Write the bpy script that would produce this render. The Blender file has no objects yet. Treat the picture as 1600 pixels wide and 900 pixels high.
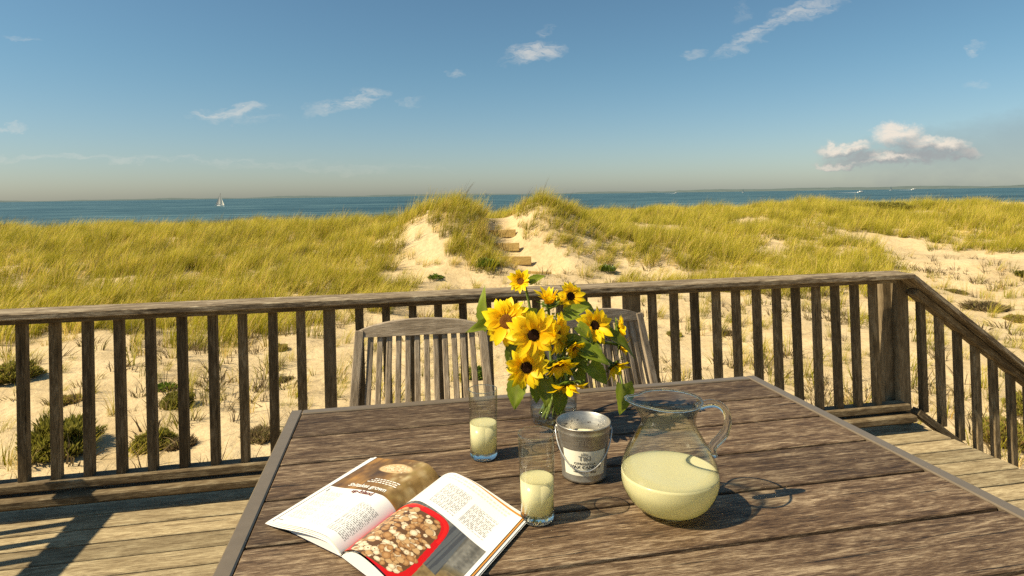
import bpy, bmesh, math, random
import numpy as np
from mathutils import Vector, Matrix, Quaternion, noise as mnoise
R = math.radians
random.seed(7); rng = np.random.default_rng(11)
sc = bpy.context.scene
COL = sc.collection

# ------------------------------------------------------------------ camera
FPX, EYE, YAW, PITCH, ROLL = 960.0, 1.41, R(10.8), R(1.0), R(0.823)
cd = bpy.data.cameras.new('camera'); cam = bpy.data.objects.new('camera', cd); COL.objects.link(cam)
fw = Vector((math.sin(YAW)*math.cos(PITCH), math.cos(YAW)*math.cos(PITCH), math.sin(PITCH)))
r0 = Vector((math.cos(YAW), -math.sin(YAW), 0)); u0 = r0.cross(fw)
rt = r0*math.cos(ROLL) - u0*math.sin(ROLL); upv = u0*math.cos(ROLL) + r0*math.sin(ROLL)
M = Matrix((rt, upv, -fw)).transposed().to_4x4(); M.translation = (0, 0, EYE)
cam.matrix_world = M
cd.sensor_width = 36; cd.lens = 36*FPX/1600; cd.shift_y = -163.2/1600
cd.clip_start = 0.05; cd.clip_end = 30000
sc.camera = cam

# ------------------------------------------------------------------ light
SUN_EL = R(46); SUN_XY = Vector((-0.991, -0.125)).normalized()
SUN = Vector((SUN_XY.x*math.cos(SUN_EL), SUN_XY.y*math.cos(SUN_EL), math.sin(SUN_EL)))
sl = bpy.data.lights.new('sun', 'SUN'); sl.energy = 5.0; sl.angle = R(0.55); sl.color = (1.0, 0.85, 0.58)
so = bpy.data.objects.new('sun', sl); COL.objects.link(so)
so.rotation_euler = SUN.to_track_quat('Z', 'Y').to_euler(); so.location = (-20, -3, 25)
sc.view_settings.view_transform = 'Standard'; sc.view_settings.look = 'None'
sc.view_settings.exposure = 0.74; sc.view_settings.gamma = 1.0
sc.cycles.use_denoising = False; sc.cycles.use_adaptive_sampling = True; sc.cycles.adaptive_threshold = 0.005; sc.cycles.adaptive_min_samples = 24
sc.cycles.max_bounces = 10; sc.cycles.transmission_bounces = 10; sc.cycles.transparent_max_bounces = 12
sc.cycles.diffuse_bounces = 3; sc.cycles.glossy_bounces = 4
sc.cycles.caustics_refractive = False; sc.cycles.caustics_reflective = False
sc.cycles.sample_clamp_indirect = 6.0

# ------------------------------------------------------------------ node helper
class NT:
    def __init__(s, tree): s.t = tree; s.n = tree.nodes; s.l = tree.links
    def new(s, typ, **kw):
        n = s.n.new(typ)
        for k, v in kw.items():
            if k == 'ins':
                for a, b in v.items(): s.put(n.inputs[a], b)
            else: setattr(n, k, v)
        return n
    def put(s, sock, v):
        if hasattr(v, 'is_linked') or isinstance(v, bpy.types.NodeSocket): s.l.new(v, sock)
        else: sock.default_value = v
    def math(s, op, a, b=None, c=None, clamp=False):
        n = s.n.new('ShaderNodeMath'); n.operation = op; n.use_clamp = clamp
        for i, v in enumerate((a, b, c)):
            if v is not None: s.put(n.inputs[i], v)
        return n.outputs[0]
    def vmath(s, op, a, b=None):
        n = s.n.new('ShaderNodeVectorMath'); n.operation = op
        s.put(n.inputs[0], tuple(a[:3]) if isinstance(a, tuple) else a)
        if b is not None: s.put(n.inputs[3] if op == 'SCALE' else n.inputs[1], b)
        return n.outputs['Value'] if op in ('DOT_PRODUCT', 'LENGTH', 'DISTANCE') else n.outputs[0]
    def mix(s, f, a, b, blend='MIX'):
        n = s.n.new('ShaderNodeMix'); n.data_type = 'RGBA'; n.blend_type = blend
        s.put(n.inputs[0], f); s.put(n.inputs[6], a); s.put(n.inputs[7], b)
        return n.outputs[2]
    def noise(s, vec, scale, detail=4, rough=.55, dist=0.0, out='Fac'):
        n = s.n.new('ShaderNodeTexNoise'); n.inputs['Scale'].default_value = scale
        n.inputs['Detail'].default_value = detail; n.inputs['Roughness'].default_value = rough
        n.inputs['Distortion'].default_value = dist
        if vec is not None: s.l.new(vec, n.inputs['Vector'])
        return n.outputs[out]
    def ramp(s, fac, stops):
        n = s.n.new('ShaderNodeValToRGB'); el = n.color_ramp.elements
        while len(el) < len(stops): el.new(0.5)
        for e, (p, c) in zip(el, stops): e.position = p; e.color = c if len(c) == 4 else (*c, 1)
        s.put(n.inputs[0], fac); return n.outputs[0]
    def smooth(s, v, a, b, lo=0.0, hi=1.0):
        n = s.n.new('ShaderNodeMapRange'); n.interpolation_type = 'SMOOTHSTEP'
        s.put(n.inputs[0], v); n.inputs[1].default_value = a; n.inputs[2].default_value = b
        n.inputs[3].default_value = lo; n.inputs[4].default_value = hi
        return n.outputs[0]
def c4(c): return (*c, 1.0) if len(c) == 3 else c

# ------------------------------------------------------------------ sky and clouds
w = bpy.data.worlds.new('World'); sc.world = w; w.use_nodes = True
N = NT(w.node_tree); N.n.clear()
sky = N.new('ShaderNodeTexSky', sky_type='NISHITA', sun_disc=False, sun_elevation=SUN_EL,
            sun_rotation=math.atan2(SUN_XY.x, SUN_XY.y), altitude=0, air_density=1.0, dust_density=0.7, ozone_density=1.1)
dirv = N.new('ShaderNodeTexCoord').outputs['Generated']
# gnomonic sky coordinates round a fixed seaward direction (world space)
sF = Vector((math.sin(YAW), math.cos(YAW), 0)); sR = Vector((math.cos(YAW), -math.sin(YAW), 0))
dF = N.vmath('DOT_PRODUCT', dirv, tuple(sF)); dR = N.vmath('DOT_PRODUCT', dirv, tuple(sR))
dU = N.new('ShaderNodeSeparateXYZ', ins={0: dirv}).outputs[2]
dFc = N.math('MAXIMUM', dF, 0.05)
UU = N.math('DIVIDE', dR, dFc); VV = N.math('DIVIDE', dU, dFc)
uv = N.new('ShaderNodeCombineXYZ', ins={0: UU, 1: VV}).outputs[0]
front = N.smooth(dF, 0.1, 0.3)
uv1 = N.new('ShaderNodeCombineXYZ', ins={0: UU, 1: VV, 2: 1.0}).outputs[0]
nz1 = N.noise(N.new('ShaderNodeMapping', ins={0: uv1, 1: (3.1, 1.2, 0), 3: (14, 28, 1)}).outputs[0], 1.0, 4, .62, out='Color')
wv = N.vmath('ADD', uv1, N.vmath('MULTIPLY', N.vmath('SUBTRACT', nz1, (.5, .5, .5)), (.075, .055, 0)))
def lobe(vec, px, py, rx, ry, ang, k=1.0):
    cu, cv = (px-800)/FPX, -(py-303.6 + (px-800)*0.01437)/FPX; c, s_ = math.cos(R(ang)), math.sin(R(ang)); rx, ry = 1.2*rx/FPX, 1.2*ry/FPX
    m1 = N.vmath('DOT_PRODUCT', vec, (c/rx, s_/rx, -(c*cu+s_*cv)/rx)); m2 = N.vmath('DOT_PRODUCT', vec, (-s_/ry, c/ry, -(-s_*cu+c*cv)/ry))
    return N.math('MULTIPLY_ADD', N.math('MULTIPLY_ADD', m1, m1, N.math('MULTIPLY', m2, m2)), -k, k)
def union(ls):
    a = 0.0
    for b in ls: a = N.math('MAXIMUM', b, a)
    return a
wisps = [(355, 174, 62, 10, 9, .8), (395, 182, 48, 6, -2, .25), (545, 159, 58, 13, 17, .85), (838, 84, 48, 15, 14, .95),
         (852, 50, 16, 7, 20, .35), (1190, 50, 75, 13, 30, .7), (1262, 20, 62, 16, 15, .8), (1165, 16, 20, 12, 40, .22), (1085, 81, 26, 5, 8, .4),
         (1535, 76, 14, 7, 20, .6), (1528, 130, 22, 8, 0, .28), (715, 119, 13, 5, 0, .45), (640, 159, 22, 5, 5, .3),
         (10, 199, 34, 5, 0, .6), (34, 61, 22, 4, -4, .4), (160, 248, 330, 5, -2, .32), (500, 262, 200, 5, -2, .16)]
fib = N.noise(N.new('ShaderNodeMapping', ins={0: wv, 2: (0, 0, R(-16)), 3: (26, 96, 1)}).outputs[0], 1.0, 4, .68)
wis = N.math('MULTIPLY', union([lobe(wv, *c) for c in wisps]), N.smooth(fib, .30, .66), clamp=True)
wis = N.math('MULTIPLY', wis, front)
cum = [(1322, 233, 46, 13, 6), (1405, 211, 40, 20, 0), (1440, 226, 40, 16, 0), (1478, 227, 42, 15, -8), (1400, 246, 112, 13, 2), (1500, 240, 40, 11, 0), (1310, 258, 40, 8, 0)]
nz2 = N.noise(N.new('ShaderNodeMapping', ins={0: uv1, 1: (9.2, 4.4, 0), 3: (34, 44, 1)}).outputs[0], 1.0, 5, .66, out='Color')
cw = N.vmath('ADD', uv1, N.vmath('MULTIPLY', N.vmath('SUBTRACT', nz2, (.5, .5, .5)), (.052, .040, 0)))
cA = union([lobe(cw, *c) for c in cum]); cB = union([lobe(N.vmath('ADD', cw, (-.012, .013, 0)), *c) for c in cum[:6]])
cmask = N.math('MULTIPLY', N.math('MULTIPLY', N.smooth(cA, .02, .95), N.smooth(fib, .16, .56)), front)
relief = N.math('SUBTRACT', cA, cB)
alt = N.smooth(VV, 0.052, 0.098)
lit = N.math('ADD', N.math('MULTIPLY', relief, 1.0), N.math('MULTIPLY', alt, .80), clamp=True)
ccol = N.mix(lit, (3.6, 3.7, 3.8, 1), (9.4, 8.2, 6.9, 1))
shade = N.math('MULTIPLY', union([lobe(wv, 1500, 240, 190, 44, 4), lobe(wv, 1600, 225, 120, 50, 4)]), front)
base = N.mix(1.0, sky.outputs[0], N.mix(N.smooth(dU, 0.0, 0.22), (0.84, 0.92, 1.0, 1), (0.71, 0.96, 0.98, 1)), 'MULTIPLY')
base = N.mix(N.math('MULTIPLY', shade, .38), base, (2.3, 2.6, 3.0, 1))
base = N.mix(N.math('MULTIPLY', wis, .62), base, (8.5, 7.9, 7.0, 1))
base = N.mix(N.math('MULTIPLY', cmask, .86), base, ccol)
bg = N.new('ShaderNodeBackground', ins={0: base, 1: 0.060})
N.l.new(bg.outputs[0], N.new('ShaderNodeOutputWorld').inputs[0])

# ------------------------------------------------------------------ object helpers
def tag(o, label=None, cat=None, group=None, kind=None):
    if label: o['label'] = label
    if cat: o['category'] = cat
    if group: o['group'] = group
    if kind: o['kind'] = kind
    return o
def empty(name, loc=(0, 0, 0), rz=0.0, parent=None):
    o = bpy.data.objects.new(name, None); COL.objects.link(o); o.location = loc; o.rotation_euler = (0, 0, rz)
    o.empty_display_size = .05
    if parent: o.parent = parent
    return o
def mobj(name, me, parent=None, loc=None, rot=None, scale=None):
    o = bpy.data.objects.new(name, me); COL.objects.link(o)
    if parent: o.parent = parent
    if loc is not None: o.location = loc
    if rot is not None: o.rotation_euler = rot
    if scale is not None: o.scale = scale
    return o
def copy_tree(o, parent=None):
    c = o.copy(); COL.objects.link(c); c.parent = parent
    for ch in o.children: copy_tree(ch, c)
    return c
class MB:
    def __init__(s): s.v = []; s.f = []; s.a = []      # a: one float attribute per vertex
    def add(s, vs, fs, att=None):
        n = len(s.v); s.v += [tuple(p) for p in vs]; s.f += [tuple(i+n for i in f) for f in fs]
        s.a += list(att) if att is not None else [0.0]*len(vs)
        return s
    def box(s, x0, x1, y0, y1, z0, z1, ch=0.0, M=None):
        c = Vector(((x0+x1)/2, (y0+y1)/2, (z0+z1)/2)); hx, hy, hz = (x1-x0)/2, (y1-y0)/2, (z1-z0)/2
        if ch <= 0:
            vs = [Vector((a*hx, b*hy, d*hz)) for a in (-1, 1) for b in (-1, 1) for d in (-1, 1)]
            fs = [(0, 1, 3, 2), (4, 6, 7, 5), (0, 4, 5, 1), (2, 3, 7, 6), (0, 2, 6, 4), (1, 5, 7, 3)]
        else:
            vs = []; idx = {}
            for a in (-1, 1):
                for b in (-1, 1):
                    for d in (-1, 1):
                        for ax in range(3):
                            h = [hx-ch, hy-ch, hz-ch]; h[ax] += ch
                            idx[(a, b, d, ax)] = len(vs); vs.append(Vector((a*h[0], b*h[1], d*h[2])))
            fs = []; S = (-1, 1)
            for a in S:
                fs.append([idx[(a, b, d, 0)] for b, d in ((-1, -1), (1, -1), (1, 1), (-1, 1))])
                fs.append([idx[(b, a, d, 1)] for b, d in ((-1, -1), (1, -1), (1, 1), (-1, 1))])
                fs.append([idx[(b, d, a, 2)] for b, d in ((-1, -1), (1, -1), (1, 1), (-1, 1))])
                for b in S:
                    fs.append([idx[(a, b, -1, 0)], idx[(a, b, 1, 0)], idx[(a, b, 1, 1)], idx[(a, b, -1, 1)]])
                    fs.append([idx[(a, -1, b, 0)], idx[(a, 1, b, 0)], idx[(a, 1, b, 2)], idx[(a, -1, b, 2)]])
                    fs.append([idx[(-1, a, b, 1)], idx[(1, a, b, 1)], idx[(1, a, b, 2)], idx[(-1, a, b, 2)]])
                    for d in S: fs.append([idx[(a, b, d, k)] for k in range(3)])
        vs = [v+c for v in vs]
        if M is not None: vs = [M @ v for v in vs]
        return s.add(vs, fs)
    def tube(s, pts, rad, n=8, cap=True):
        pts = [Vector(p) for p in pts]; m = len(pts)
        rad = rad if hasattr(rad, '__len__') else [rad]*m
        t0 = (pts[1]-pts[0]).normalized(); ref = Vector((0, 0, 1)) if abs(t0.z) < .9 else Vector((1, 0, 0))
        nx = t0.cross(ref).normalized(); vs = []; fs = []
        for i, p in enumerate(pts):
            t = (pts[min(i+1, m-1)]-pts[max(i-1, 0)]).normalized()
            nx = (nx - t*nx.dot(t)).normalized(); ny = t.cross(nx)
            for k in range(n):
                a = 2*math.pi*k/n; vs.append(p + (nx*math.cos(a)+ny*math.sin(a))*rad[i])
        for i in range(m-1):
            for k in range(n):
                k2 = (k+1) % n; fs.append((i*n+k, i*n+k2, (i+1)*n+k2, (i+1)*n+k))
        if cap: fs += [tuple(range(n))[::-1], tuple((m-1)*n+k for k in range(n))]
        return s.add(vs, fs, [i/(m-1) for i in range(m) for k in range(n)])
    def lathe(s, prof, n=48, close=False, warp=None):
        vs = []; fs = []; m = len(prof)
        for (r, z) in prof:
            for k in range(n):
                a = 2*math.pi*k/n; p = Vector((r*math.cos(a), r*math.sin(a), z))
                vs.append(warp(p) if warp else p)
        for i in range(m if close else m-1):
            j = (i+1) % m
            for k in range(n):
                k2 = (k+1) % n; fs.append((i*n+k, i*n+k2, j*n+k2, j*n+k))
        if not close:
            if prof[0][0] > 1e-5: fs.append(tuple(range(n))[::-1])
            if prof[-1][0] > 1e-5: fs.append(tuple((m-1)*n+k for k in range(n)))
        return s.add(vs, fs)
    def grid(s, fn, nu, nv, att=None):
        vs = []; at = []
        for i in range(nu+1):
            for j in range(nv+1):
                u, v = i/nu, j/nv; vs.append(fn(u, v)); at.append(att(u, v) if att else u)
        fs = [(i*(nv+1)+j, (i+1)*(nv+1)+j, (i+1)*(nv+1)+j+1, i*(nv+1)+j+1) for i in range(nu) for j in range(nv)]
        return s.add(vs, fs, at)
    def mesh(s, name, mat, smooth=False):
        me = bpy.data.meshes.new(name); me.from_pydata([tuple(v) for v in s.v], [], s.f)
        if any(s.a): 
            at = me.attributes.new('along', 'FLOAT', 'POINT'); at.data.foreach_set('value', s.a)
        if mat: me.materials.append(mat)
        if smooth: me.polygons.foreach_set('use_smooth', [True]*len(me.polygons))
        bm = bmesh.new(); bm.from_mesh(me); bmesh.ops.recalc_face_normals(bm, faces=bm.faces); bm.to_mesh(me); bm.free()
        me.update(); return me
    def build(s, name, mat, parent=None, smooth=False, loc=None, rot=None):
        return mobj(name, s.mesh(name, mat, smooth), parent, loc, rot)
def bez(p0, p1, p2, p3, n=14):
    P = [Vector(p) for p in (p0, p1, p2, p3)]; out = []
    for i in range(n+1):
        t = i/n; a = 1-t; out.append(P[0]*a**3 + P[1]*3*a*a*t + P[2]*3*a*t*t + P[3]*t**3)
    return out

# ------------------------------------------------------------------ materials
def newmat(name):
    m = bpy.data.materials.new(name); m.use_nodes = True; n = NT(m.node_tree); n.n.clear()
    out = n.new('ShaderNodeOutputMaterial'); return m, n, out
def principled(n, out, **kw):
    b = n.new('ShaderNodeBsdfPrincipled')
    for k, v in kw.items(): n.put(b.inputs[k.replace('_', ' ')], v)
    n.l.new(b.outputs[0], out.inputs[0]); return b
def bump(n, h, strength=.5, dist=.002, normal=None):
    b = n.new('ShaderNodeBump', ins={'Strength': strength, 'Distance': dist, 'Height': h})
    if normal is not None: n.l.new(normal, b.inputs['Normal'])
    return b.outputs[0]
def wood(name, dark, mid, light, axis=0, var=.25, rough=.75, patch=.5, fine=1.0, cracks=.6, spec=.3, blotl=4.5):
    m, n, out = newmat(name)
    oi = n.new('ShaderNodeObjectInfo').outputs['Random']
    oc = n.new('ShaderNodeTexCoord').outputs['Object']
    off = n.new('ShaderNodeCombineXYZ', ins={0: n.math('MULTIPLY', oi, 37.0), 1: n.math('MULTIPLY', oi, 91.0), 2: n.math('MULTIPLY', oi, 53.0)}).outputs[0]
    p = n.vmath('ADD', oc, off)
    def sc_(lo, cr):
        s = [cr, cr, cr]; s[axis] = lo
        return n.new('ShaderNodeMapping', ins={0: p, 3: tuple(s)}).outputs[0]
    grain = n.noise(sc_(6.5*fine, 62*fine), 1.0, 8, .74, .8)
    fibre = n.noise(sc_(22*fine, 330*fine), 1.0, 4, .7)
    blot = n.noise(sc_(blotl, 13.0), 1.0, 8, .72, 1.0)
    f = n.math('ADD', n.math('MULTIPLY', grain, 1-patch), n.math('MULTIPLY', blot, patch))
    f = n.math('ADD', f, n.math('MULTIPLY', n.math('SUBTRACT', fibre, .5), .55))
    col = n.ramp(f, [(.36, dark), (.50, mid), (.63, light)])
    flk = n.smooth(n.noise(sc_(16*fine, 95*fine), 1.0, 5, .7, .5), .56, .70)
    col = n.mix(n.math('MULTIPLY', flk, .55), col, c4([c*.8 for c in dark]))
    crk = n.smooth(n.noise(sc_(3.5, 75*fine), 1.0, 5, .55, .3), .64, .72)
    col = n.mix(n.math('MULTIPLY', crk, cracks), col, c4([c*.25 for c in dark]))
    vb = n.math('ADD', 1-var/2, n.math('MULTIPLY', n.math('FRACT', n.math('MULTIPLY', oi, 7.31)), var))
    col = n.vmath('SCALE', col, vb)
    h = n.math('SUBTRACT', n.math('ADD', n.math('MULTIPLY', grain, .7), n.math('MULTIPLY', fibre, .35)), n.math('MULTIPLY', crk, .8))
    principled(n, out, Base_Color=col, Roughness=rough, Specular_IOR_Level=spec, Normal=bump(n, h, .9, .004))
    return m
M_RAIL = wood('weathered_rail_wood_along', (.052, .034, .017), (.13, .092, .048), (.28, .225, .14), 0, .2, .85)
M_CAP = wood('weathered_cap_wood', (.045, .030, .016), (.19, .14, .085), (.44, .37, .26), 0, .1, .8, .25, .8, 1.0)
M_BAL = wood('weathered_baluster_wood', (.050, .034, .016), (.125, .088, .044), (.26, .20, .12), 2, .7, .85)
M_POST = wood('weathered_post_wood', (.09, .063, .032), (.17, .125, .07), (.29, .225, .135), 2, .2, .85)
M_DECK = wood('weathered_deck_wood', (.14, .098, .050), (.31, .240, .138), (.50, .415, .255), 0, .6, .8, .4)
M_TABLE = wood('weathered_table_teak', (.022, .0115, .006), (.108, .066, .036), (.335, .25, .16), 0, .50, .62, .40, 1.45, 1.0, .3, 3.2)
M_CHAIR_Z = wood('grey_teak_upright', (.14, .104, .068), (.275, .215, .150), (.43, .355, .265), 2, .18, .75, .4)
M_CHAIR_X = wood('grey_teak_across', (.14, .104, .068), (.275, .215, .150), (.43, .355, .265), 0, .14, .75, .4)
M_STEP = wood('dune_step_wood', (.26, .16, .045), (.42, .28, .09), (.56, .40, .17), 0, .2, .85)
def simple(name, col, rough=.5, metal=0.0, spec=.5, noise_amt=0.0, nscale=40, bmp=0.0):
    m, n, out = newmat(name); c = c4(col)
    oc = n.new('ShaderNodeTexCoord').outputs['Object']
    nz = n.noise(oc, nscale, 5, .6)
    if noise_amt:
        c = n.vmath('SCALE', c, n.math('ADD', 1-noise_amt, n.math('MULTIPLY', nz, 2*noise_amt)))
    kw = dict(Base_Color=c, Roughness=rough, Metallic=metal, Specular_IOR_Level=spec)
    if bmp: kw['Normal'] = bump(n, nz, bmp, .001)
    principled(n, out, **kw); return m
M_FRAME = simple('bronze_painted_metal', (.24, .185, .125), .33, .45, .5, .18, 30, .1)
M_GALV = None
def galv():
    m, n, out = newmat('galvanised_steel'); oc = n.new('ShaderNodeTexCoord').outputs['Object']
    a = n.noise(oc, 60, 4, .6); b = n.noise(n.new('ShaderNodeMapping', ins={0: oc, 3: (30, 30, 240)}).outputs[0], 1, 3, .6)
    col = n.ramp(n.math('ADD', n.math('MULTIPLY', a, .6), n.math('MULTIPLY', b, .4)), [(.3, (.33, .31, .275)), (.7, (.50, .48, .43))])
    sp = n.smooth(n.noise(oc, 110, 2, .5), .70, .76)
    zz = n.new('ShaderNodeSeparateXYZ', ins={0: oc}).outputs[2]
    sp = n.math('MULTIPLY', sp, n.smooth(zz, .085, .10))
    col = n.mix(n.math('MULTIPLY', sp, .0), col, (.1, .06, .03, 1))
    principled(n, out, Base_Color=col, Metallic=.85, Roughness=n.math('ADD', .30, n.math('MULTIPLY', b, .18)), Normal=bump(n, a, .12, .001)); return m
M_GALV = galv()
def glass(name, tint=(1, 1, 1), clear=.25, ior=1.47):
    m, n, out = newmat(name)
    g = n.new('ShaderNodeBsdfGlass', ins={0: c4(tint), 1: 0.0, 2: ior}); t = n.new('ShaderNodeBsdfTransparent', ins={0: c4(tint)})
    mx = n.new('ShaderNodeMixShader', ins={0: clear}); n.l.new(g.outputs[0], mx.inputs[1]); n.l.new(t.outputs[0], mx.inputs[2])
    n.l.new(mx.outputs[0], out.inputs[0]); return m
def thin_glass(name, tint, edge):
    m, n, out = newmat(name)
    lw = n.new('ShaderNodeLayerWeight', ins={0: .35}).outputs['Facing']; fc = n.new('ShaderNodeLayerWeight', ins={0: .5}).outputs['Facing']; fr_ = n.math('MULTIPLY_ADD', n.math('POWER', fc, 5.0), .96, .04)
    tc = n.mix(n.math('POWER', lw, 2.5), c4(tint), c4(edge))
    t = n.new('ShaderNodeBsdfTransparent'); n.l.new(tc, t.inputs[0]); g = n.new('ShaderNodeBsdfGlossy', ins={0: (1, 1, 1, 1), 1: .02})
    mx = n.new('ShaderNodeMixShader', ins={0: n.math('MULTIPLY', fr_, .75)}); n.l.new(t.outputs[0], mx.inputs[1]); n.l.new(g.outputs[0], mx.inputs[2])
    n.l.new(mx.outputs[0], out.inputs[0]); return m
M_GLASS = thin_glass('clear_glass', (.955, .96, .945), (.50, .52, .47)); M_PGLASS = thin_glass('pitcher_glass', (.945, .95, .93), (.36, .39, .33))
M_SOLID = glass('solid_glass', (.965, .985, .97), .12)
M_WATER = thin_glass('vase_water', (.93, .96, .965), (.62, .70, .74))
def lemonade():
    m, n, out = newmat('cloudy_lemonade')
    oc = n.new('ShaderNodeTexCoord').outputs['Object']
    col = n.mix(n.noise(oc, 18, 4, .6), (.97, .90, .54, 1), (.985, .94, .64, 1))
    d = n.new('ShaderNodeBsdfPrincipled', ins={'Base Color': col, 'Roughness': .2, 'Specular IOR Level': .3})
    t = n.new('ShaderNodeBsdfTranslucent', ins={0: (.98, .91, .50, 1)})
    mx = n.new('ShaderNodeMixShader', ins={0: .42}); n.l.new(d.outputs[0], mx.inputs[1]); n.l.new(t.outputs[0], mx.inputs[2])
    tr = n.new('ShaderNodeBsdfTransparent', ins={0: (.97, .93, .70, 1)}); m2 = n.new('ShaderNodeMixShader', ins={0: .04})
    n.l.new(mx.outputs[0], m2.inputs[1]); n.l.new(tr.outputs[0], m2.inputs[2]); n.l.new(m2.outputs[0], out.inputs[0]); return m
M_LEMON = lemonade()
def leafy(name, c_lo, c_hi, trans=.35, rough=.5, attr='along', objvar=.25, vein=None):
    m, n, out = newmat(name)
    at = n.new('ShaderNodeAttribute', attribute_name=attr).outputs['Fac']
    oi = n.new('ShaderNodeObjectInfo').outputs['Random']
    oc = n.new('ShaderNodeTexCoord').outputs['Object']
    col = n.mix(at, c4(c_lo), c4(c_hi))
    nz = n.noise(oc, 40, 3, .6)
    col = n.vmath('SCALE', col, n.math('ADD', n.math('MULTIPLY', nz, .4), n.math('ADD', .8-objvar/2, n.math('MULTIPLY', oi, objvar))))
    if vein:
        col = n.mix(n.math('MULTIPLY', n.new('ShaderNodeAttribute', attribute_name='vein').outputs['Fac'], .6), col, c4(vein))
    b = n.new('ShaderNodeBsdfPrincipled', ins={'Base Color': col, 'Roughness': rough, 'Specular IOR Level': .3})
    t = n.new('ShaderNodeBsdfTranslucent'); n.l.new(col, t.inputs[0])
    mx = n.new('ShaderNodeMixShader', ins={0: trans}); n.l.new(b.outputs[0], mx.inputs[1]); n.l.new(t.outputs[0], mx.inputs[2])
    n.l.new(mx.outputs[0], out.inputs[0]); return m
M_PETAL = leafy('sunflower_petal', (.94, .58, .002), (.97, .76, .010), .42, .5, objvar=.16)
M_LEAF = leafy('sunflower_leaf', (.10, .155, .014), (.17, .23, .03), .42, .42, objvar=.5)
M_STEM = leafy('sunflower_stem', (.24, .30, .06), (.17, .23, .04), .15, .5)
M_DISC = simple('sunflower_disc', (.040, .016, .007), .9, 0, .1, .6, 260, 1.0)
M_DISC2 = simple('sunflower_disc_ripe', (.19, .075, .014), .9, 0, .1, .6, 260, 1.0)
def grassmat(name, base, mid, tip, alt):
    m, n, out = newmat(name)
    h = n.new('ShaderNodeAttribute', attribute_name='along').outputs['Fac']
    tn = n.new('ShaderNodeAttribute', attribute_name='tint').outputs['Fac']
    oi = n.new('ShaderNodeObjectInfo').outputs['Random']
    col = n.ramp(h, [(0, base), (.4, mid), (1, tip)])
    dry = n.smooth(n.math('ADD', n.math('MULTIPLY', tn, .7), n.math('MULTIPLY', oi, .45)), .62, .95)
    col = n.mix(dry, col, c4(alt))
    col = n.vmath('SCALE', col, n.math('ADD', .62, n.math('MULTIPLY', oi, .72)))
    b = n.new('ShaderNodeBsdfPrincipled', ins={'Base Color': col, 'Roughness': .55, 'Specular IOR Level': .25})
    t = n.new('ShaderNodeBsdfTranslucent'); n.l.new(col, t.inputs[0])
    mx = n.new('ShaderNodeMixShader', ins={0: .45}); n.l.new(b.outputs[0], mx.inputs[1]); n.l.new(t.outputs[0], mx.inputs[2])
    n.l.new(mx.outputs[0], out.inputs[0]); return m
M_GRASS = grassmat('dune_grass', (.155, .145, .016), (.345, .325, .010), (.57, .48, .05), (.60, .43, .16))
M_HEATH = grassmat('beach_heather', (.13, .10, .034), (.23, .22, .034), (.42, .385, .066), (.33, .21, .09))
M_DRY = grassmat('dry_sprig', (.12, .085, .045), (.20, .145, .075), (.30, .22, .11), (.22, .20, .06))

# ------------------------------------------------------------------ terrain  (BEGIN-TERRAIN)
def sstep(x, a, b):
    t = np.clip((x-a)/(b-a), 0, 1); return t*t*(3-2*t)
def terrain(x, y):
    x = np.asarray(x, float); y = np.asarray(y, float)
    crest = 25.5 + 0.10*np.clip(x, 0, 40)
    rise = 1.02 + 0.012*np.clip(x, -5, 25)
    h = -0.9 + rise*sstep(y, 10.0, crest) - 5.4*sstep(y, crest+3, crest+26)
    und = (.11*np.sin(x*.55+1.3)*np.sin(y*.42+.4) + .07*np.sin(x*1.1+y*.7) + .05*np.sin(x*.33-y*1.3+2.0) + .035*np.sin(2.1*x-1.3*y)+.03*np.sin(1.7*y+2.6*x+1))
    h = h + und*(.35+.65*sstep(y, 7, 13))
    # small hollows and footprints in the near sand
    h = h + .018*np.sin(4.1*x+1.7*y)*np.sin(3.3*y-1.1*x) + .010*np.sin(8.3*x-3*y)*np.sin(7.1*y+2*x)
    def pk(cx, cy, a, sx, sf, sb):
        sy = np.where(y < cy, sf, sb); return a*np.exp(-.5*((x-cx)/sx)**2 - .5*((y-cy)/sy)**2)
    h = h + pk(1.80, 18.1, 1.08, .82, 1.0, 1.7) + pk(4.25, 17.9, 1.62, 1.08, 1.1, 1.7) + pk(6.6, 16.6, .45, 1.5, .9, 2.0) + pk(.5, 18.2, .55, .9, 1.2, 1.7)
    # the trodden path up the cut between the two crests
    px = np.interp(y, [14.5, 15.8, 16.5, 17.1, 17.7, 18.3, 20], [3.80, 3.58, 3.20, 3.00, 3.02, 3.10, 3.2])
    pz = np.interp(y, [14.5, 15.6, 16.0, 16.5, 17.1, 17.7, 18.2, 19.0, 20.5], [-.85, -.80, -.66, -.40, -.06, .30, .62, .66, .4])
    wgt = np.exp(-np.abs((x-px)/.60)**3) * sstep(y, 14.6, 15.6) * (1-sstep(y, 18.6, 20.4))
    h = h*(1-wgt) + pz*wgt
    return h
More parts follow.
